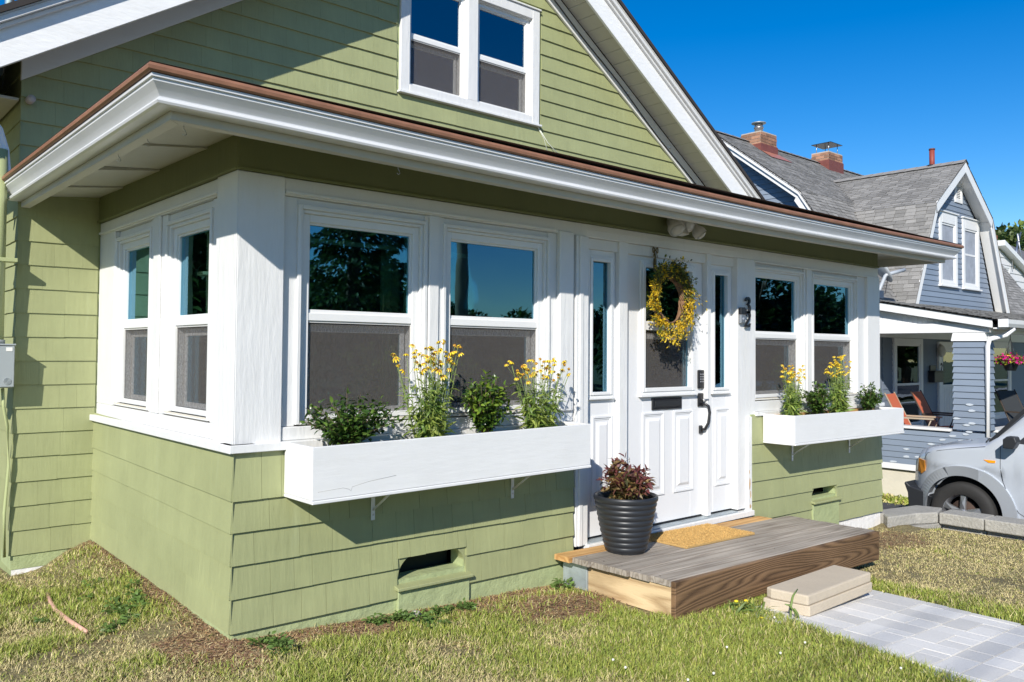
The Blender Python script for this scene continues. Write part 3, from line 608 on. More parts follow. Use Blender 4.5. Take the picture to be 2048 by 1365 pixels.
# flower heads shared by the yellow flowers
petal=mat('yellow_petal',(.85,.62,.03),.5,rand=.15); disc=mat('flower_disc',(.30,.14,.02),.8); petald=mat('orange_petal',(.75,.42,.02),.6)
def head_mesh(n,r,m,nm):
    q=MB(); 
    for k in range(n):
        a=2*PI*k/n; c,s=math.cos(a),math.sin(a); R=lambda u,v,z:(u*c-v*s,u*s+v*c,z)
        q.add([R(.003,-.0015,0),R(r*.55,-r*.19,.003),R(r,-r*.13,-.001-.3*r),R(r,r*.13,-.001-.3*r),R(r*.55,r*.19,.003),R(.003,.0015,0)],[(0,1,4,5),(1,2,3,4)])
    me=q.build('flower_head',m); d=MB().lathe([(.0001,.006),(.004,.0055),(.0065,.002),(.0062,-.002),(.003,-.006),(.0001,-.008)],(0,0,0),8).build('flower_centre',disc)
    return me,d
FH=[head_mesh(8,.0165,petal,'a'),head_mesh(8,.013,petal,'b'),head_mesh(6,.010,petald,'c')]
def flowers(loc,h,sx,sy,label,n_st=15,seed=3,group=None,lean=(0,0),leafy=20):
    rng=np.random.RandomState(seed); t=thing('coreopsis_plant',label,'flowering plant',loc,group); q=MB(); Ps=[];Ds=[];Ls=[];cs=[]; heads=[]
    L0=Vector(loc)
    for k in range(n_st):
        ex,ey=rng.uniform(-sx,sx)+lean[0]*rng.rand(),rng.uniform(-sy,sy)+lean[1]*rng.rand(); hh=h*rng.uniform(.72,1.06)
        base=L0+Vector((ex*.35+rng.uniform(-.02,.02),ey*.3,-.01)); top=L0+Vector((ex,ey,hh)); mid=(base+top)/2+Vector((rng.uniform(-.015,.015),rng.uniform(-.012,.012),.02))
        pts=[base,mid,top]; q.tube([base,base*.5+mid*.5,mid,mid*.45+top*.55,top],[.0028,.0024,.002,.0014,.0011],5)
        heads.append((top,rng.rand()))
        if rng.rand()<.55:
            tp=mid*.3+top*.7+Vector((rng.uniform(-.05,.05),rng.uniform(-.02,.02),.035*rng.rand()+.02)); q.tube([mid*.5+top*.5,tp],[.0012,.0009],4); heads.append((tp,rng.rand()))
        for j in range(leafy):
            s=rng.uniform(0,.72); p=base*(1-s)**2+mid*2*s*(1-s)+top*s*s; a=rng.uniform(0,2*PI)
            d=Vector((math.cos(a),math.sin(a)*.8,rng.uniform(-.5,.9))).normalized(); Ps.append(p);Ds.append(d);Ls.append(rng.uniform(.04,.10)*(1.15-s)); cs.append(np.array(((.17,.26,.05),(.26,.34,.07),(.34,.40,.09),(.12,.20,.04))[rng.randint(4)])*rng.uniform(.75,1.2))
    q.build('stems',stemg,t); leaf_cloud('leaves',soft_leaf,Ps,Ds,Ls,np.array(Ls)*.22,np.array(cs),t,droop=.45,rng=rng)
    for p,v in heads:
        src=FH[0] if v>.5 else (FH[1] if v>.25 else FH[2]); sc=rng.uniform(.95,1.45)
        o=src[0].copy(); C.objects.link(o); o.parent=t; o.location=p-L0; o.rotation_euler=(rng.uniform(-.2,.9),rng.uniform(-.5,.5),rng.uniform(0,6)); o.scale=(sc,)*3
        d=src[1].copy(); C.objects.link(d); d.parent=o; d.location=(0,0,0)
    return t
# ================================================================ deck, mat, pot
def wood(name,c1,c2,rings=6.,st=(.35,9,9),rough=.75,dist=3.,knots=False,dirc='Z'):
    if name in MT: return MT[name]
    m=bpy.data.materials.new(name); m.use_nodes=True; n=m.node_tree; N=n.nodes; L=n.links; b=N['Principled BSDF']; b.inputs['Roughness'].default_value=rough; b.inputs['Specular IOR Level'].default_value=.25
    tc=N.new('ShaderNodeTexCoord'); mp=N.new('ShaderNodeMapping'); mp.inputs['Scale'].default_value=st; L.new(tc.outputs['Object'],mp.inputs[0])
    oi=N.new('ShaderNodeObjectInfo'); cv=N.new('ShaderNodeVectorMath'); cv.operation='ADD'; sc=N.new('ShaderNodeVectorMath'); sc.operation='SCALE'; sc.inputs[0].default_value=(13,7,5); L.new(oi.outputs['Random'],sc.inputs['Scale']); L.new(mp.outputs[0],cv.inputs[0]); L.new(sc.outputs[0],cv.inputs[1])
    nz=N.new('ShaderNodeTexNoise'); nz.inputs['Scale'].default_value=.55 if knots else .9; nz.inputs['Detail'].default_value=1.5; L.new(cv.outputs[0],nz.inputs[0])
    mu=N.new('ShaderNodeMath'); mu.operation='MULTIPLY'; mu.inputs[1].default_value=rings*(7 if knots else 5); L.new(nz.outputs[0],mu.inputs[0])
    si=N.new('ShaderNodeMath'); si.operation='PINGPONG'; si.inputs[1].default_value=1; L.new(mu.outputs[0],si.inputs[0])
    fn=N.new('ShaderNodeTexNoise'); fn.inputs['Scale'].default_value=9; fn.inputs['Detail'].default_value=6; fn.inputs['Roughness'].default_value=.75; mp2=N.new('ShaderNodeMapping'); mp2.inputs['Scale'].default_value=(st[0]*1.2,st[1]*2.5,st[2]*2.5); L.new(tc.outputs['Object'],mp2.inputs[0]); L.new(mp2.outputs[0],fn.inputs[0])
    ad=N.new('ShaderNodeMath'); ad.operation='MULTIPLY_ADD'; ad.inputs[1].default_value=.55; L.new(si.outputs[0],ad.inputs[0]); s2=N.new('ShaderNodeMath'); s2.operation='MULTIPLY'; s2.inputs[1].default_value=.6; L.new(fn.outputs[0],s2.inputs[0]); L.new(s2.outputs[0],ad.inputs[2])
    r=N.new('ShaderNodeValToRGB'); r.color_ramp.elements[0].position=.22; r.color_ramp.elements[1].position=.72; r.color_ramp.elements[0].color=(*c1,1); r.color_ramp.elements[1].color=(*c2,1); L.new(ad.outputs[0],r.inputs[0])
    big=N.new('ShaderNodeTexNoise'); big.inputs['Scale'].default_value=1.6; big.inputs['Detail'].default_value=3; L.new(tc.outputs['Object'],big.inputs[0]); mr=N.new('ShaderNodeMapRange'); mr.inputs[1].default_value=.3; mr.inputs[2].default_value=.7; mr.inputs[3].default_value=.72; mr.inputs[4].default_value=1.2; L.new(big.outputs[0],mr.inputs[0])
    v=N.new('ShaderNodeVectorMath'); v.operation='SCALE'; L.new(r.outputs[0],v.inputs[0]); L.new(mr.outputs[0],v.inputs['Scale']); L.new(v.outputs[0],b.inputs['Base Color'])
    bp=N.new('ShaderNodeBump'); bp.inputs['Distance'].default_value=.0025; bp.inputs['Strength'].default_value=1; L.new(ad.outputs[0],bp.inputs['Height']); L.new(bp.outputs[0],b.inputs['Normal']); MT[name]=m; return m
wgrey=wood('weathered_deck_wood',(.20,.165,.13),(.37,.325,.27),4.,(.35,14,5)); wnew=wood('new_deck_wood',(.36,.18,.06),(.58,.35,.14),3.,(.5,6,6))
wfront=wood('stained_rim_wood',(.06,.034,.019),(.21,.125,.065),7.,(.8,1.5,9),.6,knots=True); wside=wood('pale_rim_wood',(.34,.22,.11),(.60,.45,.26),4.,(3,.5,5),.7)
DK=thing('wood_deck','low weathered wooden deck step with a stained brown front board','deck',(2.15,-.4,-.10))
tl=lambda x:.082-.0195*(x-2.15)                # the deck dips a little to the right
def plank(y0,y1,m,x0=2.14,x1=4.62,dz=0,lab=None):
    b=.004; q=MB(); vs=[]
    for x in (x0,x1):
        t=tl(x)+dz; vs+=[(x,y0,t-.034),(x,y0,t-b),(x,y0+b,t),(x,y1-b,t),(x,y1,t-b),(x,y1,t-.034)]
    q.add(vs,[(0,1,7,6),(1,2,8,7),(2,3,9,8),(3,4,10,9),(4,5,11,10),(5,0,6,11),(0,5,4,3,2,1),(6,7,8,9,10,11)]); return q.build('plank',m,DK,label=lab)
ye=[-.035,-.172,-.316,-.462,-.608,-.752,-.897]
for i in range(6): plank(ye[i+1]+.003,ye[i]-.003,wnew if i==0 else wgrey,2.10+.012*i+random.uniform(-.006,.006) if i else 2.09,4.62-(.22 if i==0 else 0)+random.uniform(-.006,.006),random.uniform(-.001,.001),'newer orange toned plank' if i==0 else None)
def pz(q,x0,x1,y0,y1,d0,d1):
    q.add([(x,y,tl(x)+d) for x in (x0,x1) for y in (y0,y1) for d in (d0,d1)],[(0,1,3,2),(4,6,7,5),(0,4,5,1),(2,3,7,6),(0,2,6,4),(1,5,7,3)]); return q
pz(MB(),2.165,4.62,-.93,-.8985,-.215,-.003).build('front_board',wfront,DK,bevel=.003); pz(MB(),2.175,2.21,-.8975,-.25,-.21,-.035).build('side_board',wside,DK,bevel=.003)
pz(MB(),4.58,4.615,-.8975,-.06,-.20,-.035).build('side_board',wfront,DK,bevel=.003); pz(MB(),2.165,2.21,-.249,-.04,-.20,-.036).build('metal_bracket',galv,DK,bevel=.002)
q=MB()
for i in range(1,6):
    for x in (2.2,3.4,4.62): q.lathe([(.004,0),(.004,.0015),(0,.0015)],(x,(ye[i]+ye[i+1])/2+.03,tl(x)+.0002),8)
q.build('screw_heads',mat('old_screws',(.1,.08,.07),.6,metal=.5),DK,kind='stuff')
# doormat
mm=mat('coir_mat',(.52,.33,.12),.95,var=.08,vscale=9,bump=.006,bscale=260,fine=.25)
rng=NR; n=26000; x=rng.uniform(2.90,3.70,n); y=rng.uniform(-.455,-.045,n); 
DM=thing('doormat','tan coir doormat lying on the deck before the front door','doormat',(3.3,-.25,tl(3.3)))
pz(MB(),2.90,3.70,-.455,-.045,.001,.014).build('mat_base',mm,DM,bevel=.002)
zt=tl(0)-.0195*0; zz_=.082-.0195*(x-2.15)+.013; h=rng.uniform(.003,.008,n); a=rng.uniform(0,6.28,n); w=.0011
B=np.stack([x,y,zz_],-1); o=lambda p,q_,s:B+np.stack([p,q_,s],-1); lx,ly=np.cos(a)*w,np.sin(a)*w; tx,ty=rng.normal(size=n)*.003,rng.normal(size=n)*.003
v=np.stack([o(-lx,-ly,0*h),o(lx,ly,0*h),o(tx+lx,ty+ly,h),o(tx-lx,ty-ly,h)],1).reshape(-1,3)-np.array(DM.location); i=np.arange(n)*4
c=np.array([.60,.38,.13])[None]*rng.uniform(.6,1.2,(n,1)); np_mesh('coir_fibres',v,np.stack([i,i+1,i+2,i+3],-1),mat('coir_fibre',(.6,.35,.1),.9,attr='Col'),np.repeat(c,4,0),DM)['kind']='stuff'
# ribbed pot
pc=(2.52,-.255,tl(2.53)+.001)
PT=thing('ribbed_planter_pot','dark grey ribbed plastic pot standing on the deck left of the door','plant pot',pc)
prof=[(.0,.0),(.118,.0),(.125,.006)]; nr=9; H0,H1=.012,.325
for k in range(nr*8+1):
    t=k/(nr*8); z=H0+(H1-H0)*t; r=.124+.072*t**.8; ph=(k%8)/8; prof.append((r+.0075*math.sin(PI*ph)**.8,z))
prof+=[(.199,.328),(.207,.335),(.209,.35),(.207,.362),(.200,.366),(.192,.362),(.188,.34),(.182,.27),(0,.27)]
MB().lathe(prof,pc,56).build('pot_body',mat('dark_grey_plastic',(.022,.024,.028),.42,var=.05,vscale=9,spec=.5),PT)
MB().lathe([(0,.282),(.10,.286),(.182,.28)],pc,30).build('potting_soil',soil,PT)
shrub((pc[0],pc[1],pc[2]+.28),.31,.19,.17,'bushy burgundy and bronze leaved shrub growing in the ribbed pot',n_br=46,nl=34,pal=((.08,.08,.03),(.22,.15,.06),(.34,.22,.08),(.20,.08,.06)),tips=(.17,.05,.05),L=(.04,.072),seed=5,name='burgundy_shrub',wd=.34,mat_=soft_leaf,twig=.002)
# concrete slabs and paver path
conc=mat('tan_concrete',(.52,.44,.33),.85,var=.06,vscale=5,bump=.003,bscale=90,stretch=(.4,1.5,1),fine=.05)
a0=MB(None).prism([(2.905,-1.325),(3.70,-1.315),(3.70,-1.05),(2.855,-1.05),(2.855,-1.10)],-.165,-.105,2).build('concrete_slab',conc,bevel=.006,seg=2); tag(a0,'lower tan concrete slab of the step before the deck, lying on the pavers','slab')
a0=MB(None).prism([(2.895,-1.32),(3.695,-1.31),(3.695,-1.055),(2.875,-1.06),(2.86,-1.10)],-.103,-.042,2).build('concrete_slab',conc,bevel=.01,seg=2); tag(a0,'upper tan concrete slab of the step before the deck','slab')
pav=mat('grey_paver',(.68,.66,.62),.85,var=.06,vscale=3,bump=.003,bscale=120,rand=.10,fine=.05)
PA=tag(slabg('path',mat('joint_sand',(.17,.15,.12),.95),0,0,0,0,0),kind='structure')
bpy.data.objects.remove(PA)
n=14; L_e=lambda y:2.80+.20*(y+1.1)*(.9 if y>-2.2 else 1)+(-.10 if y>-1.2 else 0); R_e=lambda y:3.92+.02*math.sin(y*3)
PA=MB().add([(L_e(-1.0-.4*k),-1.0-.4*k,-.225-.012*max(0,.4*k)) for k in range(n)]+[(R_e(-1.0-.4*k),-1.0-.4*k,-.225-.012*max(0,.4*k)) for k in range(n)],[(k,k+1,n+k+1,n+k) for k in range(n-1)]).build('path',MT['joint_sand'],normals=False); tag(PA,kind='structure')
def paver(x0,x1,y0,y1):
    g=.0035; f=lambda x,y:-.02-.05*x-.012*max(0,-y-1)+.004; z=f((x0+x1)/2,(y0+y1)/2)+random.uniform(-.001,.001); tx=-.05
    MB().add([(x,y,z+tx*(x-(x0+x1)/2)+dz) for x,y,dz in ((x0+g,y0+g,-.03),(x1-g,y0+g,-.03),(x1-g,y1-g,-.03),(x0+g,y1-g,-.03),(x0+g,y0+g,0),(x1-g,y0+g,0),(x1-g,y1-g,0),(x0+g,y1-g,0))],[(0,3,2,1),(4,5,6,7),(0,1,5,4),(1,2,6,5),(2,3,7,6),(3,0,4,7)]).build('paver',pav,PA)
y=-1.02; row=0
while y>-5.6:
    for h in ((.27,) if True else ()):
        x=L_e(y-.1)-random.uniform(0,.12); xe=R_e(y)
        while x<xe-.05:
            t=random.random(); w=random.choice((.18,.27,.27)) if t<.5 else random.choice((.135,.18)); w=min(w,xe-x)
            if xe-(x+w)<.06: w=xe-x
            if t<.5:      # two courses of long pavers, joints offset
                k=random.choice((.135,)); paver(x,x+w,y-k,y)
                if random.random()<.5 and w>.2: s=x+w*random.choice((.33,.5,.66)); paver(x,s,y-h,y-k); paver(s,x+w,y-h,y-k)
                else: paver(x,x+w,y-h,y-k)
            else: paver(x,x+w,y-h,y)
            x+=w
    y-=.27
# retaining kerb blocks
kb=mat('kerb_block',(.33,.315,.28),.9,var=.12,vscale=7,bump=.012,bscale=38,rand=.06,fine=.12)
RW=thing('retaining_kerb','grey concrete block retaining kerb running from the house corner along the driveway','kerb',(7.2,-1,-.35))
MB().prism([(6.66,-.02),(6.66,.14),(7.40,-.02),(7.46,-.26),(7.16,-.335),(6.93,-.22),(6.50,-.13)],-.33,-.22,2).build('block',kb,RW,bevel=.012,seg=2)
MB().prism([(6.52,-.08),(7.1,-.14),(7.22,-.345),(7.0,-.30),(6.62,-.17)],-.42,-.333,2).build('block',kb,RW,bevel=.01,seg=2)
yy=-.34
while yy>-6:
    l=.42; z=-.012*max(0,-yy-1)
    MB().prism([(7.165,yy-.004),(7.47,yy-.004),(7.47,yy-l+.004),(7.165,yy-l+.004)],-.335+z,-.222+z,2).build('block',kb,RW,bevel=.012,seg=2)
    MB().prism([(7.24,yy-.0),(7.455,yy-.0),(7.455,yy-l+.008),(7.24,yy-l+.008)],-.85+z,-.337+z,2).build('block',kb,RW,bevel=.01)
    yy-=l
# planters
def planter(x0,x1,zb0,zt0,label,brs,dz=0):
    t=thing('window_box',label,'planter box',((x0+x1)/2,-.15,zb0)); b=MB
    T=lambda u,v,w:(u,-w,v+dz*(u-x0)/(x1-x0))
    bx('front_board',whiteh,t,T,x0,x1,zb0,zt0,.285,.305,bevel=.003); bx('end_board',whiteh,t,T,x0+.001,x0+.02,zb0,zt0,.015,.2845,bevel=.003); bx('end_board',whiteh,t,T,x1-.02,x1-.001,zb0,zt0,.015,.2845,bevel=.003)
    bx('back_board',wnew,t,T,x0+.021,x1-.021,zb0,zt0-.01,.015,.034); bx('bottom_board',whiteh,t,T,x0+.0,x1,zb0-.018,zb0-.001,.015,.312,bevel=.003)
    bx('potting_soil',soil,t,T,x0+.021,x1-.021,zb0,zt0-.035,.035,.2845,bevel=0)
    bx('inner_rim',wnew,t,T,x0+.021,x1-.021,zt0-.05,zt0-.002,.272,.2845)
    if x0<1: MB(T).tube([(.285,.694,.3052),(.42,.700,.3052),(.452,.690,.3052),(.462,.680,.3052),(.468,.700,.3052),(.56,.716,.3052),(.72,.730,.3052)],.0009,4).build('crack',mat('crack_dark',(.34,.33,.31),.9),t)
    for u in brs:
        q=MB(T); q.box(u-.012,u+.012,zb0-.20,zb0-.0185,.0155,.021); q.box(u-.012,u+.012,zb0-.0245,zb0-.0185,.021,.24); q.build('bracket',vinyl,t,bevel=.002)
        MB(T).tube([(u,zb0-.145,.021),(u,zb0-.026,.20)],.006,8).build('bracket_strut',vinyl,t)
        for v in (-.07,-.175): MB(T).box(u-.005,u+.005,zb0+v,zb0+v+.01,.021,.023).build('screw',steel,t)
    return t
planter(.255,2.135,.655,.905,'long white wooden window box under the two windows left of the door',(.765,1.75),0.015)
planter(4.505,6.475,.640,.862,'white wooden window box right of the door, below the house number side',(4.96,5.97),-.012)
g='shrubs in the window boxes'; g2='yellow flowers in the window boxes'
zt=.872
shrub((.52,-.17,zt),.27,.29,.12,'low dark green shrub at the left end of the long window box',40,44,seed=11,group=g,lop=(.05,0))
flowers((1.02,-.17,zt),.52,.20,.08,'tall drooping yellow flowers in the middle of the long window box, left clump',40,21,g2,leafy=26)
shrub((1.42,-.15,zt),.38,.20,.11,'green shrub between the two clumps of yellow flowers in the long window box',42,46,pal=((.04,.085,.015),(.08,.15,.02),(.17,.25,.03)),seed=13,group=g)
flowers((1.83,-.16,zt),.43,.20,.08,'yellow flowers at the door end of the long window box',32,22,g2,leafy=24)
zt=.825
flowers((4.72,-.16,zt),.42,.13,.06,'yellow flowers at the door end of the right window box',28,23,g2,leafy=24)
shrub((5.16,-.15,zt),.28,.22,.11,'dark green shrub between the flower clumps of the right window box',34,44,seed=15,group=g)
flowers((5.52,-.16,zt),.50,.16,.06,'tallest clump of yellow flowers, in the middle of the right window box',32,24,g2,leafy=22)
shrub((6.10,-.14,zt),.25,.22,.10,'dark green shrub at the far right end of the right window box',34,42,seed=17,group=g,lop=(.1,0))
for a,b in FH:
    for o in (a,b): bpy.data.objects.remove(o)
# ================================================================ things fixed to the green house
whp=mat('aged_white_plastic',(.55,.53,.47),.45,var=.08,vscale=20)
SL=thing('security_light','twin floodlight with a motion sensor, aged white, under the gutter above the door','lamp',(3.36,-.16,2.33))
MB(F_front).lathe([(.05,.0),(.05,.03),(.0,.03)],(3.30,2.325,0.004),20,ax=2).build('base_plate',whp,SL)
def lampshell(c,d,r=.058,l=.11,name='lamp_head'):
    c=Vector(c); d=Vector(d).normalized(); q=MB(); q.tube([c,c+d*l*.35,c+d*l*.7,c+d*l],[r*.45,r*.62,r,r],20); o=q.build(name,whp,SL)
    q=MB(); q.tube([c+d*l*.98,c+d*(l+.012),c+d*(l+.022)],[r*.92,r*.75,r*.3],20); b=q.build('lens',mat('lamp_lens',(.5,.5,.46),.15,spec=.8),o); return o
lampshell((3.24,-.05,2.335),(-.15,-.55,-.62),.062,.12); lampshell((3.36,-.04,2.33),(.05,-1,-.22),.066,.09); lampshell((3.47,-.06,2.33),(.45,-.6,-.9),.05,.115)
q=MB(); q.tube([(3.30,-.03,2.33),(3.36,-.07,2.345),(3.47,-.07,2.34)],.014,10); q.tube([(3.30,-.03,2.33),(3.25,-.05,2.335)],.014,10); q.build('arm',whp,SL)
MB().add([(3.27,-.10,2.30),(3.35,-.10,2.30),(3.335,-.15,2.225),(3.255,-.15,2.225),(3.27,-.05,2.30),(3.35,-.05,2.30),(3.335,-.08,2.215),(3.255,-.08,2.215)],[(0,1,2,3),(4,7,6,5),(0,4,5,1),(1,5,6,2),(2,6,7,3),(3,7,4,0)]).build('sensor',whp,SL,bevel=.006,seg=2)
DB=thing('doorbell','small silver and black video doorbell beside the black house number','doorbell',(4.20,-.01,1.62))
bx('lower_plate',mat('satin_silver',(.5,.5,.52),.3,metal=.8),DB,F_front,4.175,4.243,1.605,1.675,.0,.026,bevel=.004); bx('camera_face',black,DB,F_front,4.175,4.243,1.676,1.732,.0,.026,bevel=.004)
MB(F_front).lathe([(.013,.0),(.013,.003),(.009,.004),(0,.004)],(4.209,1.638,.026),20,ax=2).build('button',mat('blue_button',(.25,.28,.34),.3),DB)
def stroke(pts,name,label,x0,z0,s,parent=None):
    """flat serif digit: variable width ribbon through pts (x,z,width), extruded"""
    q=MB(F_front); n=len(pts); L=[];R=[]
    for i,(x,z,w) in enumerate(pts):
        a=Vector(pts[max(i-1,0)][:2]); b=Vector(pts[min(i+1,n-1)][:2]); d=(b-a).normalized(); nn=Vector((-d.y,d.x))*w/2
        L.append((x0+(x+nn.x)*s,z0+(z+nn.y)*s)); R.append((x0+(x-nn.x)*s,z0+(z-nn.y)*s))
    vs=[(a,b,.022) for a,b in L]+[(a,b,.022) for a,b in R]+[(a,b,.006) for a,b in L]+[(a,b,.006) for a,b in R]
    fs=[]
    for i in range(n-1): fs+=[(i,i+1,n+i+1,n+i),(2*n+i,3*n+i,3*n+i+1,2*n+i+1),(i,2*n+i,2*n+i+1,i+1),(n+i,n+i+1,3*n+i+1,3*n+i)]
    fs+=[(0,n,3*n,2*n),(n-1,3*n-1,4*n-1,2*n-1)]; q.add(vs,fs)
    def ball(x,z,r): q.lathe([(r*s,.006),(r*s,.021),(r*s*.9,.022),(0,.022)],(x0+x*s,z0+z*s,.0005),16)
    return q,ball
arc=lambda cx,cz,rx,rz,a0,a1,w0,w1,n: [(cx+rx*math.cos(math.radians(a0+(a1-a0)*i/n)),cz+rz*math.sin(math.radians(a0+(a1-a0)*i/n)),w0+(w1-w0)*math.sin(PI*i/n)) for i in range(n+1)]
q,ball=stroke(arc(.30,.78,.22,.20,150,-85,.05,.17,16)+arc(.28,.29,.27,.27,88,-150,.05,.19,20),'','',4.245,1.690,.125)
ball(.13,.83,.085); ball(.08,.20,.09); q.build('house_number',black); o=bpy.data.objects['house_number']; tag(o,'black serif digit 3 on the white post right of the door','house number')
q,ball=stroke(arc(.32,.72,.25,.26,160,-30,.05,.18,16)+[(.36,.42,.13),(.2,.22,.09),(.08,.08,.06)],'','',4.245,1.575,.125)
ball(.12,.78,.085); s=.125; X0,Z0=4.245,1.575
q.add([(X0+a*s,Z0+b*s,w) for w in (.022,.006) for a,b in ((.03,0),(.55,0),(.63,.25),(.57,.25),(.50,.15),(.12,.15))],[(0,1,2,3,4,5),(11,10,9,8,7,6)]+[(i,(i+1)%6,6+(i+1)%6,6+i) for i in range(6)])
o=q.build('house_number',black); tag(o,'black serif digit 2 beneath the digit 3 right of the door','house number')
EB=thing('electrical_box','grey metal meter box on the corner of the green house, below a green pipe','electrical box',(-.60,2.25,1.1)); gmx=mat('grey_box_paint',(.33,.36,.37),.45,var=.04)
bx('box_body',gmx,EB,None,-.80,-.518,2.22,2.33,1.105,1.375,bevel=.006); bx('box_lid',gmx,EB,None,-.805,-.513,2.20,2.219,1.11,1.372,bevel=.004); bx('top_flange',gmx,EB,None,-.808,-.508,2.195,2.33,1.374,1.385)
bx('label_plate',mat('paper_label',(.8,.78,.74),.6),EB,None,-.562,-.527,2.1975,2.1995,1.338,1.362,bevel=0)
q=MB(FY(2.20)); 
for r in (.022,.015,.008): q.lathe([(r,0),(r,.003),(r-.003,.003),(r-.003,0)],(-.552,1.148,.0),24,ax=2,cap=False)
q.build('knockout',gmx,EB); MB().tube([(-.618,2.25,1.385),(-.618,2.25,1.41)],.058,20).build('hub',gmx,EB)
# wreath
WC=Vector((3.215,-.055,1.745)); WR=thing('wreath','yellow forsythia twig wreath hanging over the front door glass','wreath',WC)
q=MB(); rr=np.random.RandomState(4)
for k in range(7):
    ph=k*.9; pts=[]
    for i in range(41):
        a=2*PI*i/40; R=.145+.014*math.sin(a*4+ph)+.004*k*.5; pts.append((WC.x+R*math.cos(a),WC.y+.018*math.cos(a*5+ph),WC.z+R*1.18*math.sin(a)))
    q.tube(pts,.0065,5)
q.build('twig_ring',mat('vine_twig',(.20,.11,.055),.85,var=.2,vscale=30),WR)
Ps=[];Ds=[];Ls=[];cs=[];q=MB()
for i in range(520):
    a=rr.uniform(0,2*PI); R=.165+rr.uniform(-.03,.045); p=Vector((WC.x+R*math.cos(a),WC.y-.012-rr.rand()*.03,WC.z+R*1.18*math.sin(a)))
    tan=Vector((math.sin(a),0,-math.cos(a))); outw=Vector((math.cos(a),0,math.sin(a))); d=(tan*rr.uniform(.2,1.1)+outw*rr.uniform(.1,.75)+Vector((0,-.25*rr.rand(),-.15))).normalized(); l=rr.uniform(.04,.11)*(1.6 if rr.rand()<.15 else 1)
    q.tube([p,p+d*l*.6,p+d*l+Vector((0,0,-.012))],[.0014,.001,.0006],4)
    yel=rr.rand()<(.85 if (math.sin(a)<.25) else .38)
    for j in range(11):
        t=rr.uniform(.1,1.05); b=p+d*l*t; dd=(d*.7+Vector((rr.normal(),rr.normal()*.7,rr.normal()))*.7).normalized(); Ps.append(b);Ds.append(dd);Ls.append(rr.uniform(.013,.028)); c=(.78,.56,.03) if yel and rr.rand()<.85 else ((.16,.20,.04) if rr.rand()<.7 else (.05,.07,.02)); cs.append(np.array(c)*rr.uniform(.7,1.15))
q.build('twigs',bark,WR,kind='stuff'); leaf_cloud('blossoms',soft_leaf,Ps,Ds,Ls,np.array(Ls)*.42,np.array(cs),WR,rng=rr)
HK=thing('wreath_hook','bronze bow shaped hook holding the wreath at the door top','hook',(3.165,-.045,2.09)); bz=mat('bronze',(.20,.15,.07),.4,metal=.7)
q=MB(F_front)
for sg in (-1,1): q.tube([(3.165+sg*(.005+.024*math.sin(t)*1.0),2.105+.022*math.sin(2*t)*.9+.006,-.03+.0) for t in [PI*i/12 for i in range(13)]],.0045,6)
q.tube([(3.165,2.11,-.045),(3.165,2.06,-.03),(3.162,2.01,-.03),(3.165,1.96,.0)],.006,6); q.build('bow',bz,HK)
q=MB(F_front); q.box(3.152,3.182,1.955,2.05,-.038,-.033); q.tube([(3.152,2.09,-.03),(3.14,2.06,-.03)],.003,5); q.tube([(3.178,2.09,-.03),(3.19,2.06,-.03)],.003,5); q.build('strap',bz,HK)
# inside the porch
tw=mat('orange_chair_wood',(.36,.14,.05),.4,var=.1)
CH=thing('indoor_wooden_chair','orange brown wooden chair seen through the side window','chair',(.75,.75,.08))
for x,y in ((.55,.6),(.95,.6),(.55,.95),(.95,.95)): bx('leg',tw,CH,None,x,x+.04,y,y+.04,.08,1.28 if x<.6 else .52)
bx('seat',tw,CH,None,.53,1.0,.58,1.0,.52,.55)
for v in (.85,1.05,1.2): bx('back_slat',tw,CH,None,.555,.585,.64,.95,v,v+.07)
TB=thing('indoor_table','dark table with papers on it inside the side window','table',(1.2,.5,.08)); bx('table_top',mat('dark_table',(.12,.10,.06),.4),TB,None,.75,1.7,.25,.85,.83,.86)
for x,y in ((.8,.3),(1.6,.3),(.8,.78),(1.6,.78)): bx('leg',MT['dark_table'],TB,None,x,x+.05,y,y+.05,.08,.829)
tag(MB().add([(.80,.30,.864),(1.05,.33,.864),(1.03,.52,.867),(.78,.50,.864)],[(0,1,2,3)]).build('papers',mat('paper',(.75,.75,.72),.8),normals=False),'white papers lying on the table inside the side window','papers')
shrub((.93,.35,.95),.42,.14,.14,'potted houseplant standing behind the lower left front window',n_br=7,nl=9,pal=((.05,.12,.04),(.08,.2,.06)),L=(.07,.13),seed=31,cat='houseplant',name='houseplant',twig=.006)
IP=thing('houseplant_pot','white bowl holding the houseplant behind the window','flower pot',(.93,.35,.90)); MB().lathe([(.05,0),(.085,.03),(.10,.075),(.095,.078),(.08,.04),(0,.03)],(.93,.35,.885),20).build('bowl',vinyl,IP)
bx('stand_shelf',tw,IP,None,.6,1.3,.25,.5,.86,.884)
# pink pipe, weeds
PP=thing('drain_pipe','faded pinkish plastic pipe lying in the soil beside the porch wall','pipe',(-.5,.8,0))
pts=[(-.42,1.62),(-.45,1.40),(-.47,1.2),(-.47,.9),(-.46,.62)]
MB().tube([(x,y,zgs(x,y)+.010) for x,y in pts],.011,10).build('pipe',mat('pink_pipe',(.62,.36,.26),.5,var=.1),PP)
def weed(x,y,s,seed,name=None,label=None,parent=None,n=26,L=(.015,.032)):
    rng=np.random.RandomState(seed); Ps=[];Ds=[];Ls=[];cs=[]
    for k in range(n):
        a=rng.uniform(0,2*PI); r=s*rng.rand(); Ps.append((x+r*math.cos(a),y+r*math.sin(a),zgs(x,y)+.004+rng.rand()*s*.7)); Ds.append((math.cos(a),math.sin(a),rng.uniform(-.1,.9))); Ls.append(rng.uniform(*L)*(1+s*3)); cs.append(np.array((.13,.21,.05))*rng.uniform(.6,1.4))
    return Ps,Ds,Ls,cs
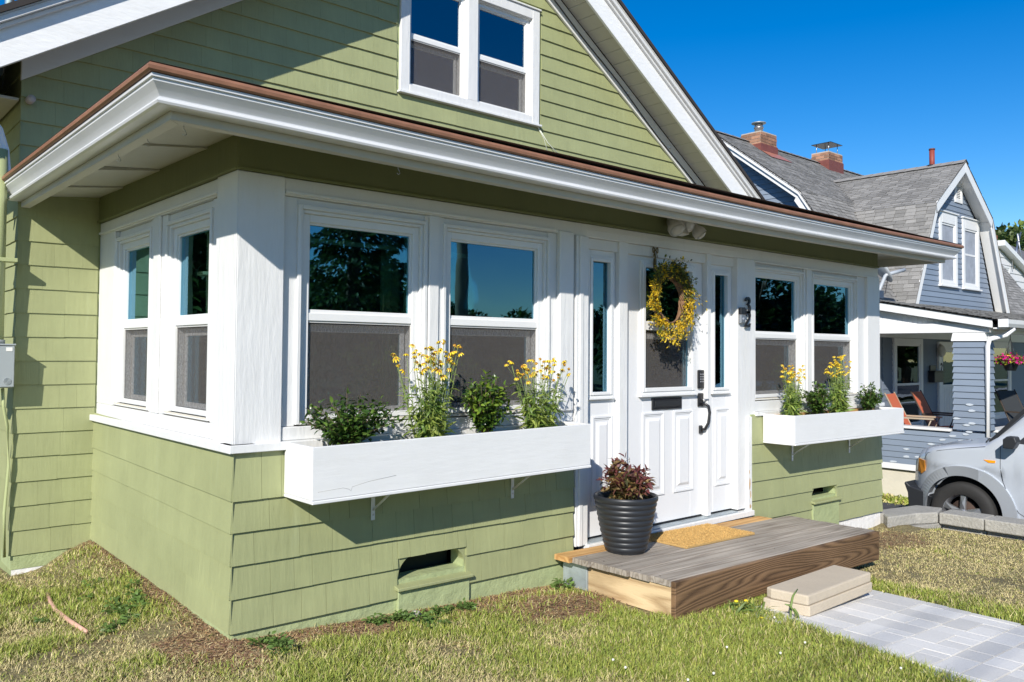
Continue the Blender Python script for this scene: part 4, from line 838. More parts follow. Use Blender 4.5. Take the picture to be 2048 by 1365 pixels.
A=[[],[],[],[]]; wr=np.random.RandomState(8)
for k in range(150):
    t=wr.rand()
    if t<.6: x,y=wr.uniform(.1,2.05),-abs(wr.normal())*.13-.10
    else: x,y=-abs(wr.normal())*.18-.12,wr.uniform(.2,2.3)
    if fbm(np.array([x]),np.array([y]),2.2,66)[0]<.42: continue
    for a_,b_ in zip(A,weed(x,y,wr.uniform(.02,.06),k)): a_+=b_
o=leaf_cloud('weeds',soft_leaf,A[0],A[1],A[2],np.array(A[2])*.55,np.array(A[3]),rng=wr); tag(o,'small broad leaved green weeds growing along the foundation of the porch','weeds')
def weed_thing(name,label,x,y,s,seed,n,L):
    t=thing(name,label,'weed',(x,y,zgs(x,y))); p,d,l,c=weed(x,y,s,seed,n=n,L=L); leaf_cloud('leaves',soft_leaf,p,d,l,np.array(l)*.5,np.array(c)*1.15,t,rng=np.random.RandomState(seed)); return t
weed_thing('tall_weed','bushy light green weed growing beside the metal bracket of the deck',2.07,-.13,.075,3,70,(.02,.04))
dl=thing('dandelion','tuft of narrow leaves with yellow dandelion blooms by the concrete slabs','weed',(2.72,-1.05,-.16))
rng=np.random.RandomState(2); q=MB()
Ps=[];Ds=[];Ls=[];cs=[]
for k in range(60): a=rng.uniform(0,6.28); Ps.append((2.66+rng.normal()*.07,-1.04+rng.normal()*.05,-.165)); Ds.append((math.cos(a)*.6,math.sin(a)*.6,rng.uniform(.3,1.2))); Ls.append(rng.uniform(.05,.13)); cs.append(np.array((.17,.25,.06))*rng.uniform(.7,1.3))
leaf_cloud('leaves',soft_leaf,Ps,Ds,Ls,np.array(Ls)*.11,np.array(cs),dl,rng=rng,droop=.5)
for x,y,z in ((2.66,-1.06,-.085),(2.62,-1.02,-.09),(2.60,-1.20,-.14)):
    q=MB(); q.lathe([(.0001,.008),(.010,.006),(.014,.0),(.004,-.006),(.0001,-.01)],(x,y,z),10); q.build('bloom',mat('dandelion_yellow',(.8,.62,.02),.7),dl)
ll=thing('lily_leaves','two long arching strap leaves rising before the concrete slabs','plant',(2.80,-1.28,-.17))
for d in (((0,0,0),(.02,.01,.07),(.06,.02,.12),(.13,.03,.145)),((.03,-.02,0),(.01,-.02,.05),(-.03,-.01,.09),(-.06,0,.10)),((.04,-.03,0),(.02,-.03,.04),(-.01,-.03,.07))):
    q=MB(); ps=[Vector((2.79,-1.27,-.17))+Vector(a) for a in d]; q.tube(ps,[.006,.007,.006,.003][:len(ps)],5); q.build('leaf',mat('strap_leaf',(.17,.24,.06),.5),ll)
# clover flowers
rng=np.random.RandomState(12); q=MB()
for k in range(150):
    r=math.exp(rng.uniform(math.log(2.1),math.log(5.5))); th=math.radians(rng.uniform(38,72)); x=-1.613+r*math.sin(th); y=-3.854+r*math.cos(th)
    if y>-1.25 or (x>2.7): continue
    q.lathe([(.0001,.008),(.006,.005),(.0065,0),(.003,-.005)],(x,y,zgs(x,y)+.035),6)
o=q.build('clover_blossoms',mat('clover_white',(.75,.72,.62),.8)); tag(o,'tiny white clover blossoms scattered in the lawn before the path','clover',kind='stuff')
MB().lathe([(.0001,.03),(.022,.025),(.035,.008),(.03,-.005)],(.99,-.10,zgs(.99,-.10)),9).build('stone',mat('pale_stone',(.45,.42,.36),.9,bump=.004,bscale=60)); tag(bpy.data.objects['stone'],'small pale rounded stone at the foot of the wall below the arched vent','stone')
# ================================================================ silver car on the driveway
cb=mat('silver_blue_car_paint',(.50,.54,.60),.30,metal=.2,spec=.6,coat=.6); cf=mat('silver_flare',(.50,.53,.57),.34,metal=.5,coat=.3); cbl=mat('black_trim',(.018,.020,.024),.5); tyre=mat('tyre_rubber',(.022,.021,.020),.8,var=.15,vscale=20); rimm=mat('alloy_rim',(.55,.56,.58),.3,metal=.85)
GZ=-.825; XC=9.55
CAR=thing('parked_car','silver blue boxy car parked on the driveway between the two houses','car',(XC,-1.5,GZ))
TOP=[(.665,-.16),(.65,-.06),(.615,.04),(.575,.13),(.52,.205),(.44,.245),(.34,.270),(.12,.312),(-.10,.335),(-.25,.352),(-.42,.53),(-.66,.80),(-.78,.905),(-.92,.945),(-1.4,.965),(-2.4,.955),(-3.3,.92),(-3.50,.86),(-3.60,.35),(-3.645,-.1),(-3.65,-.3)]
def ztop(y): return float(np.interp(-y,[-a for a,b in TOP],[b for a,b in TOP]))
WY=(0.0,-2.58); WZ=GZ+.36
def zbot(y):
    z=-.62
    if y>.5: z=-.62+.30*((y-.5)/.165)
    if y<-3.5: z=-.62+.25*((-y-3.5)/.15)
    for w in WY:
        if abs(y-w)<.435: z=max(z,WZ+math.sqrt(.435**2-(y-w)**2))
    return min(z,ztop(y)-.02)
def xh(y,z):
    h=.90-(.03 if z<.05 else .0)-.035*max(0,(z-.05)/.3)-.30*max(0,z-.36)-.06*max(0,(-.3-z)/.3)
    if y>.15: h-=.30*((y-.15)/.51)**2.6
    if y<-3.2: h-=.12*((-y-3.2)/.45)**2.5
    return max(h,.3)
ys=sorted(set([round(a,3) for a,b in TOP]+[round(.66-.045*i,3) for i in range(97)]+[w+s*.434 for w in WY for s in (-1,1)]),reverse=True); ys=[y for y in ys if y>=-3.65]
nr=12; nt=7; rows=[]
for y in ys:
    zb,zt_=zbot(y),ztop(y); side=[]
    for j in range(nr+1):
        t=j/nr; z=zb+(zt_-zb)*t; h=xh(y,z)-.06*max(0,(t-.88)/.12)**2*(1 if y>-.2 else .6); side.append((h,z-(.0 if t<1 else .004)))
    top=[(side[-1][0]*(1-2*k/(nt+1)),zt_+.018*(1-(1-2*k/(nt+1))**2)) for k in range(1,nt+1)]
    rows.append([(XC-h,y,z) for h,z in side]+[(XC-h,y,z) for h,z in top]+[(XC+h,y,z) for h,z in reversed(side)])
m=len(rows[0]); q=MB(); q.add([p for r in rows for p in r],[(k*m+i,k*m+i+1,(k+1)*m+i+1,(k+1)*m+i) for k in range(len(rows)-1) for i in range(m-1)]+[(k*m+m-1,k*m,(k+1)*m,(k+1)*m+m-1) for k in range(len(rows)-1)]+[tuple(range(m)),tuple((len(rows)-1)*m+i for i in range(m))],True)
bodyo=q.build('body',cb,CAR)
def onside(pts,off=.005,sgn=-1): return [(XC+sgn*(xh(y,z)+off),y,z) for y,z in pts]
def patch(name,m,pts,off=.006,th=.01,par=CAR,both=True,bevel=.002):
    for sgn in ((-1,1) if both else (-1,)):
        a=onside(pts,off,sgn); b=onside(pts,off-th,sgn); n=len(pts); MB().add(a+b,[tuple(range(n)),tuple(range(2*n-1,n-1,-1))]+[(i,(i+1)%n,n+(i+1)%n,n+i) for i in range(n)]).build(name,m,par,bevel=bevel)
patch('side_window',carglass,[(-.66,.40),(-.97,.80),(-1.62,.83),(-1.62,.40)],.004); patch('side_window',carglass,[(-1.70,.40),(-1.70,.83),(-2.5,.82),(-2.5,.40)],.004); patch('side_window',carglass,[(-2.6,.42),(-2.6,.81),(-3.35,.78),(-3.45,.42)],.004)
patch('window_trim',cbl,[(-.56,.385),(-.985,.845),(-1.0,.82),(-.66,.40),(-3.45,.40),(-3.45,.375)],.003)
MB().add([(XC+s*x,y,z+.024) for (y,z,x) in ((-.27,.372,.80),(-.78,.915,.68)) for s in (-1,-.5,0,.5,1)],[(0,1,6,5),(1,2,7,6),(2,3,8,7),(3,4,9,8)]).build('windshield',carglass,CAR)
MB().add([(XC-.80+a,y,z+.02) for (y,z) in ((-.27,.372),(-.78,.915)) for a in (-.02,.03)]+[(XC-.80+a,y-.01,z-.03) for (y,z) in ((-.27,.372),(-.78,.915)) for a in (-.02,.03)],[(0,1,3,2),(4,6,7,5),(0,2,6,4),(1,5,7,3)]).build('windshield_seal',cbl,CAR)
def arcpoly(w,r0,r1,a0,a1,n=46,sq=0):
    P=[]
    for i in range(n+1):
        a=math.radians(a0+(a1-a0)*i/n); P.append((w+r1(a)*math.cos(a),WZ+r1(a)*math.sin(a)))
    for i in range(n,-1,-1):
        a=math.radians(a0+(a1-a0)*i/n); P.append((w+r0*math.cos(a),WZ+r0*math.sin(a)))
    return P
for w in WY:
    P_=arcpoly(w,.432,lambda a:.545+.03*max(0,-math.cos(a)),-2 if w==0 else -12,197)
    n=len(P_)//2
    for sgn in (-1,1):
        A1=[(XC+sgn*(xh(y,max(z,-.25))+.020),y,z) for y,z in P_[:n]]; B1=[(XC+sgn*(xh(y,max(z,-.25))+.028),y,z) for y,z in reversed(P_[n:])]; A0=[(XC+sgn*(xh(y,max(z,-.25))-.03),y,z) for y,z in P_[:n]]; B0=[(XC+sgn*(xh(y,max(z,-.25))-.10),y,z) for y,z in reversed(P_[n:])]
        vs=A1+B1+A0+B0; fs=[]
        for i in range(n-1): fs+=[(i,i+1,n+i+1,n+i),(i,2*n+i,2*n+i+1,i+1),(n+i,n+i+1,3*n+i+1,3*n+i)]
        MB().add(vs,fs,False).build('wheel_arch_flare',cf,CAR,normals=True)
    for sgn in (-1,1):
        c=(XC+sgn*.79,w,WZ); t=MB(); t.lathe([(.215,-.10),(.25,-.115),(.31,-.115),(.345,-.10),(.355,-.07),(.355,.07),(.345,.10),(.31,.115),(.25,.115),(.215,.10)],c,48,ax=0,cap=False)
        wh=t.build('wheel',tyre,CAR)
        q=MB(); q.lathe([(.222,-.10),(.215,-.085),(.19,-.03),(.19,.03),(.215,.085),(.222,.10)],c,40,ax=0,cap=False)
        for k in range(5):
            a=2*PI*k/5+.35; ca,sa=math.cos(a),math.sin(a); f=lambda r,t_,o:(c[0]+sgn*o,c[1]+r*ca-t_*sa,c[2]+r*sa+t_*ca)
            q.add([f(.04,-.03,.085),f(.04,.03,.085),f(.205,.028,.08),f(.205,-.028,.08),f(.04,-.03,.05),f(.04,.03,.05),f(.205,.034,.045),f(.205,-.034,.045),f(.12,0,.098)],[(0,1,8),(1,2,8),(2,3,8),(3,0,8),(4,7,6,5),(0,4,5,1),(1,5,6,2),(2,6,7,3),(3,7,4,0)])
        q.lathe([(.05,.05*sgn),(.05,.09*sgn),(.03,.10*sgn),(0,.10*sgn)],c,20,ax=0); q.build('rim',rimm,wh,bevel=0)
        MB().lathe([(.0,-.01),(.15,-.01),(.15,.01),(0,.01)],(c[0]+sgn*.01,c[1],c[2]),28,ax=0).build('brake_disc',mat('rusty_disc',(.07,.045,.035),.8,metal=.4),wh)
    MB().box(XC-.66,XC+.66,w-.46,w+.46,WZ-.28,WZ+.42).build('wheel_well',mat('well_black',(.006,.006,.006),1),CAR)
MB().prism([(.40,-.30),(.63,-.235),(.685,-.185),(.695,-.215),(.655,-.32),(.64,-.60),(.42,-.62),(.38,-.45)],XC-.80,XC+.80,0).build('lower_bumper',cbl,CAR,bevel=.01)
patch('lower_bumper',cbl,[(.36,-.33),(.60,-.29),(.60,-.58),(.40,-.61)],.02,.05)
patch('sill_cladding',cbl,[(-.55,-.46),(-2.05,-.46),(-2.05,-.62),(-.55,-.62)],.015,.04)
patch('headlight',mat('amber_lens',(.75,.30,.04),.2,spec=.8),[(.43,.095),(.535,.11),(.57,-.05),(.50,-.075),(.44,-.03)],.012,.03); patch('headlight_lens',mat('clear_lens',(.45,.50,.50),.1,spec=.8),[(.537,.11),(.585,.08),(.63,-.07),(.573,-.05)],.014,.03)
patch('side_marker',mat('amber_marker',(.9,.30,.01),.25),[(-.235,.178),(-.36,.178),(-.355,.150),(-.29,.148)],.008)
for sgn in (-1,1):
    pts=[(-.405,.345),(-.41,.10),(-.43,-.06),(-.50,-.24),(-.58,-.38),(-.68,-.44),(-1.55,-.45),(-1.60,-.40),(-1.60,.38)]
    MB().tube([(XC+sgn*(xh(y,z)+.0005),y,z) for y,z in pts],.0035,5,smooth=False).build('door_seam',cbl,CAR)
    q=MB(); x=XC+sgn*.89; q.prism([(-.50,.345),(-.50,.44),(-.54,.475),(-.62,.475),(-.64,.42),(-.60,.34)],x+sgn*.06,x+sgn*.20,0); q.box(x,x+sgn*.07,-.60,-.56,.36,.42); q.build('mirror',cbl,CAR,bevel=.012,seg=2)
for sgn in (-1,1): MB().tube([(XC+sgn*(xh(y,z)+.0005),y,z) for y,z in ((.44,.115),(.40,.19),(.25,.235),(.0,.285),(-.25,.325))],.0025,5,smooth=False).build('hood_seam',cbl,CAR)
patch('door_handle',cbl,[(-1.42,.22),(-1.55,.22),(-1.55,.19),(-1.42,.19)],.025)
MB().tube([(XC-.62,-.22,.365),(XC-.35,-.24,.39),(XC-.1,-.30,.44)],.008,6).build('wiper',cbl,CAR); MB().tube([(XC-.70,-.20,.36),(XC-.66,-.22,.40),(XC-.55,-.24,.38)],.008,6).build('wiper',cbl,CAR)
MB().lathe([(.0,.0),(.008,.004),(.004,.012),(0,.012)],(XC-.3,.1,.325),8).build('washer_nozzle',cbl,CAR)
# ================================================================ blue gambrel house
N=thing('blue_house','slate blue gambrel roofed house with a white trimmed front porch beyond the driveway','house',(15.5,5,-.85))
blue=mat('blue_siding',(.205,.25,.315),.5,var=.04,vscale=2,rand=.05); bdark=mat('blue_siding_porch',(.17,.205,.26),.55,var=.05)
nwhite=mat('neighbour_white_trim',(.74,.74,.73),.4,var=.03,vscale=3)
cr=mat('cream_block',(.60,.56,.46),.85,var=.08,bump=.004,bscale=20)
shg=mat('grey_roof_shingle',(.235,.225,.215),.9,var=.14,vscale=1.2,rand=.05,fine=.25,bscale=60,attr='Col')
KX,RX=(4.03,4.33),(6.0,5.83); x0,x1=12.12,20.6
mprof=[(2.62,2.24),KX,RX,(7.97,4.33),(9.3,2.24)]
def wallpoly(pr,inset): return pr
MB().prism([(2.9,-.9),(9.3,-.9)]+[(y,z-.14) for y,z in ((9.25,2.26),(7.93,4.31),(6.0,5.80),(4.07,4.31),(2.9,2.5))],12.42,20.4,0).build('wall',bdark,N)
# clapboards
def board(T,u0,u1,v,e,t=.016,m=blue,u0t=None,u1t=None,parent=N):
    a=u0 if u0t is None else u0t; b=u1 if u1t is None else u1t
    MB(T).add([(u0,v,t),(u1,v,t),(b,v+e,.003),(a,v+e,.003),(u0,v,0),(u1,v,0),(b,v+e,0),(a,v+e,0)],[(0,1,2,3),(0,4,5,1),(1,5,6,2),(4,0,3,7)]).build('siding_board',m,parent)
def inter(pr,z): return pr
TW=FX(12.42)
def ylim(z):      # front limit of the west gable at height z
    return np.interp(z,[2.2,4.2,5.7],[2.95,4.08,6.0]),np.interp(z,[2.2,4.2,5.7],[9.2,7.92,6.0])
v=3.0
while v<5.6:
    a,b=ylim(v); c,d=ylim(v+.1); board(TW,-b,-a,v,.1,u0t=-d,u1t=-c); v+=.1
TF=FY(2.6); cxg=15.24
def xl(z): return np.interp(z,[2.2,4.0,4.96],[2.10,1.23,.0])
MB().prism([(cxg-2.1,2.2),(cxg+2.1,2.2),(cxg+1.23,4.0),(cxg,4.96),(cxg-1.23,4.0)],2.602,4.6,1).build('gable_wall',bdark,N)
wins=[(14.60,15.42,2.68,4.06),(15.69,16.52,2.68,4.05),(15.34,15.70,4.32,4.73)]
v=2.24
while v<4.9:
    w0,w1=xl(v),xl(v+.1); segs=[(cxg-w0,cxg+w0,cxg-w1,cxg+w1)]
    for a,b,c,d in wins:
        if v+.05<c or v+.05>d: continue
        new=[]
        for s in segs:
            if b<=s[0] or a>=s[1]: new.append(s); continue
            new+= [(s[0],a,s[2],a),(b,s[1],b,s[3])]
        segs=new
    for s in segs:
        if s[1]-s[0]>.03: board(TF,s[0],s[1],v,.1,u0t=s[2],u1t=s[3])
    v+=.1
nglass=glassmat('neighbour_glass',(.3,.33,.35),(.8,.9,1),boost=.12)
for k,(a,b,c,d) in enumerate(wins[:2]):
    q=MB(TF); ring(q,a,b,c,d,.10,-.0,.035,st=.20,sb=.07); w=q.build('window',nwhite,N,bevel=.004)
    bx('window_cap',nwhite,w,TF,a-.03,b+.03,d,d+.025,0,.06); bx('window_sill',nwhite,w,TF,a-.04,b+.04,c-.03,c,0,.07)
    q=MB(TF); ring(q,a+.10,b-.10,c+.07,d-.20,.035,-.05,.02); q.box(a+.135,b-.135,(c+d)/2-.04,(c+d)/2-.0,-.04,.01); q.build('sash',nwhite,w,bevel=.003)
    MB(TF).box(a+.13,b-.13,c+.1,d-.23,-.025,-.02).build('pane',nglass,w); curtain(TF,a+.14,b-.14,c+.1,d-.23,.004-.0,m=mat('sheer',(.6,.62,.66),.8),parent=w) if False else None
    MB(TF).box(a+.13,b-.13,c+.1,d-.23,.0015,.003).build('blind',mat('net_curtain',(.30,.33,.38),.8,var=.2,vscale=6,stretch=(6,1,.5)),w)
q=MB(TF); a,b,c,d=wins[2]; ring(q,a,b,c,d,.07,0,.03); vt_=q.build('gable_vent',nwhite,N,bevel=.004)
for i in range(8): z=c+.075+i*.034; MB(TF).add([(a+.07,z,.022),(b-.07,z,.022),(b-.07,z+.03,.002),(a+.07,z+.03,.002),(a+.07,z-.006,.018),(b-.07,z-.006,.018)],[(0,1,2,3),(4,5,1,0)]).build('louvre',nwhite,vt_)
# shingled roof planes: every course laid as tabs, joined past the limit
RF=MB(); RC=[]
def shingles(O,U,Vd,w,l,lim=None,exp=.08,tab=.19,seed=0):
    """O lower left corner, U unit along eave, Vd unit up the slope"""
    rg=np.random.RandomState(seed); O,U,Vd=Vector(O),Vector(U).normalized(),Vector(Vd).normalized(); Nn=U.cross(Vd).normalized()
    if Nn.z<0: Nn=-Nn
    n=int(math.ceil(l/exp))
    for j in range(n):
        v0=j*exp; v1=min(l,v0+exp+.03); u=-rg.uniform(0,tab)
        while u<w:
            a,b=max(0,u),min(w,u+tab); u+=tab
            if b-a<.02: continue
            if lim:
                la,lb=lim(v0+exp*.5)
                a,b=max(a,la),min(b,lb)
                if b-a<.03: continue
            t=.012*rg.uniform(.7,1.4); dv=rg.uniform(-.004,.004)
            P_=lambda uu,vv,nn:tuple(O+U*uu+Vd*vv+Nn*nn)
            RF.add([P_(a+.003,v0+dv,t),P_(b-.003,v0+dv,t),P_(b-.003,v1,.002),P_(a+.003,v1,.002),P_(a+.003,v0+dv,-.004),P_(b-.003,v0+dv,-.004)],[(0,1,2,3),(4,5,1,0)])
            c=rg.choice([.82,.92,1.0,1.08,1.2]); RC.extend([(.235*c,.228*c,.215*c)]*6)
def plane(p,m=None,name='roof_deck'): return MB().add(p,[tuple(range(len(p)))]).build(name,mat('roof_under',(.10,.095,.09),.9),N,normals=False)
def dvec(a,b): return (Vector(b)-Vector(a))
# main roof, front side: lower steep slope and upper slope
lo=Vector((x0,2.62,2.24)); kn=Vector((x0,4.03,4.33)); ri=Vector((x0,6.0,5.83)); W_=x1-x0
yv=lambda z: np.interp(z,[2.24,4.33,5.83],[2.62,4.03,6.0])
gl=lambda z: (cxg-np.interp(z,[2.24,4.1,5.06],[2.27,1.35,0]),cxg+np.interp(z,[2.24,4.1,5.06],[2.27,1.35,0]))
for A_,B_,sd_ in ((lo,kn,1),(kn,ri,2)):
    Vd=(B_-A_); l=Vd.length; u_=Vd.normalized()
    def lim(v,A_=A_,u_=u_):
        z=A_.z+u_.z*v
        if z<5.0: g0,g1=gl(z+.05); return (0,g0-x0)
        return (0,W_)
    shingles(A_,(1,0,0),Vd,W_,l,lim,seed=sd_)
    def lim2(v,A_=A_,u_=u_):
        z=A_.z+u_.z*v
        if z<5.0: g0,g1=gl(z+.05); return (g1-x0,W_)
        return (W_,W_)
    shingles(A_,(1,0,0),Vd,W_,l,lim2,seed=sd_+5)
P3=lambda v:(v.x,v.y,v.z)
for (a,b) in ((lo,kn),(kn,ri)):
    o_=Vector((0,.01,-.012)); plane([P3(a+o_),(x1,a.y+.01,a.z-.012),(x1,b.y+.01,b.z-.012),P3(b+o_)])
plane([(x0,6.0,5.83),(x1,6.0,5.83),(x1,7.97,4.33),(x0,7.97,4.33)]); plane([(x0,7.97,4.33),(x1,7.97,4.33),(x1,9.3,2.24),(x0,9.3,2.24)])
# cross gambrel: two slopes on each side, running back to the main roof
yf=2.33
def crossplane(za,xa,zb,xb,sgn,seed):
    A_=Vector((cxg+sgn*xa,yf,za)); B_=Vector((cxg+sgn*xb,yf,zb)); Vd=B_-A_
    u_=Vd.normalized()
    def lim(v): z=A_.z+u_.z*v; return (0,float(yv(min(z,5.83)))-yf)
    shingles(A_,(0,1,0),Vd,4.0,Vd.length,lim,seed=seed)
    plane([(A_.x,yf,A_.z-.012),(A_.x,float(yv(za)),A_.z-.012),(B_.x,float(yv(zb)),B_.z-.012),(B_.x,yf,B_.z-.012)])
for sg in (-1,1): crossplane(2.24,2.27,4.10,1.35,sg,20+sg); crossplane(4.10,1.35,5.06,0,sg,30+sg)
def cap(p0,p1,r=.06,n=30):
    p0,p1=Vector(p0),Vector(p1); q=MB(); 
    for i in range(n):
        a=p0.lerp(p1,i/n); b=p0.lerp(p1,(i+1.12)/n); d=(p1-p0).normalized(); s=d.cross(Vector((0,0,1))).normalized()*.13; dz=Vector((0,0,.012))
        q.add([a-s-dz*5,a+dz*1.6,a+s-dz*5,b-s-dz*5.6,b+dz,b+s-dz*5.6],[(0,1,4,3),(1,2,5,4)])
    q.build('ridge_cap',mat('ridge_shingle',(.25,.24,.225),.9,var=.15,vscale=8),N,normals=False)['kind']='stuff'
cap((x0,6.0,5.84),(x1,6.0,5.84)); cap((cxg,yf,5.075),(cxg,5.05,5.075),n=12)
# porch roof
pr0=(11.68,.62,1.885); pr1=(11.68,2.62,2.27)
shingles(pr0,(1,0,0),(0,2.0,.385),9.2,2.04,seed=50); plane([(11.68,.62,1.87),(20.9,.62,1.87),(20.9,2.62,2.255),(11.68,2.62,2.255)])
RFo=RF.build('roof_shingles',shg,N,kind='stuff',normals=False); a=RFo.data.color_attributes.new('Col','FLOAT_COLOR','POINT'); cc=np.ones((len(RC),4),np.float32); cc[:,:3]=RC; a.data.foreach_set('color',cc.ravel())
# rake boards
def rk(name,p,q_,h,y0,y1,m=nwhite,ax=1):      # sloping board between two (a,z) points, vertical height h
    return MB().prism([(p[0],p[1]),(q_[0],q_[1]),(q_[0],q_[1]-h),(p[0],p[1]-h)],y0,y1,ax).build(name,m,N,bevel=.004)
for sg in (-1,1):
    rk('rake_board',(cxg,5.045),(cxg+sg*1.36,4.085),.20,2.34,2.365)
    MB().prism([(cxg+sg*1.36,4.085),(cxg+sg*1.30,3.90),(cxg+sg*2.12,2.235),(cxg+sg*2.275,2.235)],2.34,2.365,1).build('rake_board',nwhite,N,bevel=.004)
    MB().prism([(cxg,4.99),(cxg+sg*1.33,4.04),(cxg+sg*1.33,4.02),(cxg,4.965)],2.366,2.598,1).build('rake_soffit',nwhite,N); MB().prism([(cxg+sg*1.33,4.04),(cxg+sg*2.24,2.25),(cxg+sg*2.21,2.25),(cxg+sg*1.30,4.03)],2.366,2.598,1).build('rake_soffit',nwhite,N)
for a,b in (((6.0,5.815),(4.03,4.315)),((6.0,5.815),(7.97,4.315)),((4.03,4.315),(2.66,2.24)),((7.97,4.315),(9.3,2.24))):
    MB().prism([a,b,(b[0]+(.10 if b[0]<6 else -.10)*(b[1]<3),b[1]-.17*(b[1]>3)),(a[0]+(.10 if a[0]<6 else -.1)*(a[1]<5)*1.,a[1]-.17)],12.14+.003*(a[1]<5),12.16,0).build('rake_board',nwhite,N,bevel=.004)
    MB().prism([(a[0],a[1]-.02),(b[0],b[1]-.02),(b[0],b[1]-.05),(a[0],a[1]-.05)],12.161,12.418,0).build('rake_soffit',nwhite,N)
    MB().prism([(a[0],a[1]-.02),(b[0],b[1]-.02),(b[0],b[1]-.07),(a[0],a[1]-.07)],12.10,12.139,0).build('rake_crown',nwhite,N)
# porch: rake, beadboard, beam, ceiling, column, half wall
MB().prism([(2.64,2.255),(.70,1.885),(.70,1.765),(2.64,2.125)],11.70,11.73,0).build('porch_rake_board',nwhite,N,bevel=.004)
y=.95
while y<2.88:
    zt_=1.80+.193*(y-.70)-.02; MB(FX(11.86)).add([(-y-.076,1.845,.01),(-y,1.845,.01),(-y,zt_,.01),(-y-.076,zt_+.014,.01),(-y-.08,1.845,0),(-y+.0,1.845,0),(-y+.0,zt_,0),(-y-.08,zt_,0)],[(0,1,2,3),(0,3,7,4),(1,5,6,2)]).build('beadboard',nwhite,N); y+=.08
bx('porch_beam',nwhite,N,None,11.80,11.98,.78,2.9,1.70,1.845,bevel=.004); bx('porch_beam',nwhite,N,None,11.99,20.4,.80,.98,1.70,1.83,bevel=.004)
MB().add([(11.8,.70,1.765),(20.8,.70,1.765),(20.8,2.9,2.16),(11.8,2.9,2.16)],[(0,1,2,3)]).build('porch_ceiling',nwhite,N,normals=False)
bx('porch_soffit',nwhite,N,None,11.735,20.8,.62,.699,1.75,1.77)
bx('porch_floor',mat('porch_floor_paint',(.35,.35,.35),.6),N,None,11.9,20.4,.85,2.9,-.30,-.25)
# column of clapboard rings
def ringboard(xa,xb,ya,yb,z,e,t=.018,name='siding_board',m=blue):
    MB().add([(xa-t,ya-t,z),(xb+t,ya-t,z),(xb+t,yb+t,z),(xa-t,yb+t,z),(xa,ya,z+e),(xb,ya,z+e),(xb,yb,z+e),(xa,yb,z+e)],[(0,1,5,4),(1,2,6,5),(2,3,7,6),(3,0,4,7),(0,3,2,1),(4,5,6,7)]).build(name,m,N)
z=.235
while z<1.56: ringboard(11.82,12.17,.85,1.28,z,.0957); z+=.0957
MB().add([(11.79,.82,1.575),(12.2,.82,1.575),(12.2,1.31,1.575),(11.79,1.31,1.575),(11.81,.84,1.699),(12.18,.84,1.699),(12.18,1.29,1.699),(11.81,1.29,1.699)],[(0,1,5,4),(1,2,6,5),(2,3,7,6),(3,0,4,7),(0,3,2,1),(4,5,6,7)]).build('column_capital',nwhite,N)
z=-.37
while z<.17:
    board(FX(11.82),-2.9,-.85,z,.0945,.016); board(FY(.85),11.82,20.4,z,.0945,.016) ; z+=.0945
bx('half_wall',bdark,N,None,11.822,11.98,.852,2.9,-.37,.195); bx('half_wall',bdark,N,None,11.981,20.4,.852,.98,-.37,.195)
bx('wall_cap',nwhite,N,None,11.77,12.03,1.32,2.9,.196,.234,bevel=.004); bx('wall_cap',nwhite,N,None,12.19,20.4,.80,1.03,.196,.234,bevel=.004)
bx('skirt_board',nwhite,N,None,11.80,11.83,.82,2.9,-.465,-.372); bx('skirt_board',nwhite,N,None,11.83,20.4,.82,.85,-.465,-.372)
bx('foundation',cr,N,None,11.86,12.2,.90,9.2,-.95,-.48); bx('foundation',cr,N,None,12.2,20.4,.90,1.2,-.95,-.48)
bx('side_wall',bdark,N,None,12.3,12.42,2.9,9.2,-.48,3.0)
# flaked paint patches
pm=mat('primer_patch',(.50,.55,.60),.7); pr_=np.random.RandomState(6)
for (y,z) in ((1.06,.62),(1.03,.53),(1.24,.40),(1.02,.34),(1.10,.31),(1.06,.21),(1.12,.17),(1.17,.07),(1.45,.06),(1.62,-.02),(2.0,-.13),(1.82,-.24),(2.0,-.25),(2.2,-.35),(1.3,.13)):
    n=9; a=[(-y+.055*math.cos(2*PI*i/n)*pr_.uniform(.7,1.2),z+.017*math.sin(2*PI*i/n)*pr_.uniform(.7,1.2)) for i in range(n)]
    MB(FX(11.82)).add([(u,v,.0195) for u,v in a]+[(u,v,.012) for u,v in a],[tuple(range(n))]+[(i,(i+1)%n,n+(i+1)%n,n+i) for i in range(n)]).build('primer_patch',pm,N)
# wall under the porch: boards, windows, door
TP=FY(2.9); z=-.25
while z<1.66:
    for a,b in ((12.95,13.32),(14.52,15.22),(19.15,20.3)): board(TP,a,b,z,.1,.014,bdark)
    z+=.1
bx('frieze_board',nwhite,N,TP,12.45,20.4,1.665,2.14,0,.03)
def nwin(a,b,c,d,mid):
    q=MB(TP); ring(q,a,b,c,d,.10,0,.045); w=q.build('window',nwhite,N,bevel=.004); q=MB(TP); ring(q,a+.10,b-.10,c+.1,d-.1,.04,0,.03); q.box(a+.14,b-.14,mid-.02,mid+.02,0,.03); q.build('sash',nwhite,w)
    MB(TP).box(a+.13,b-.13,c+.13,d-.13,.012,.016).build('pane',nglass,w); MB(TP).box(a+.13,b-.13,mid,d-.13,.004,.008).build('blind',mat('ochre_blind',(.30,.29,.20),.8,var=.3,vscale=3),w)
nwin(13.32,14.52,-.02,1.66,.82); nwin(17.95,19.14,-.02,1.66,.82)
q=MB(TP); ring(q,15.24,16.50,-.25,1.62,.12,0,.05,sb=.02); dr=q.build('porch_door',nwhite,N,bevel=.004); bx('door_panel',nwhite,dr,TP,15.36,16.38,-.22,1.5,.0,.02); bx('door_glass',nglass,dr,TP,15.48,16.26,.78,1.42,.0201,.026)
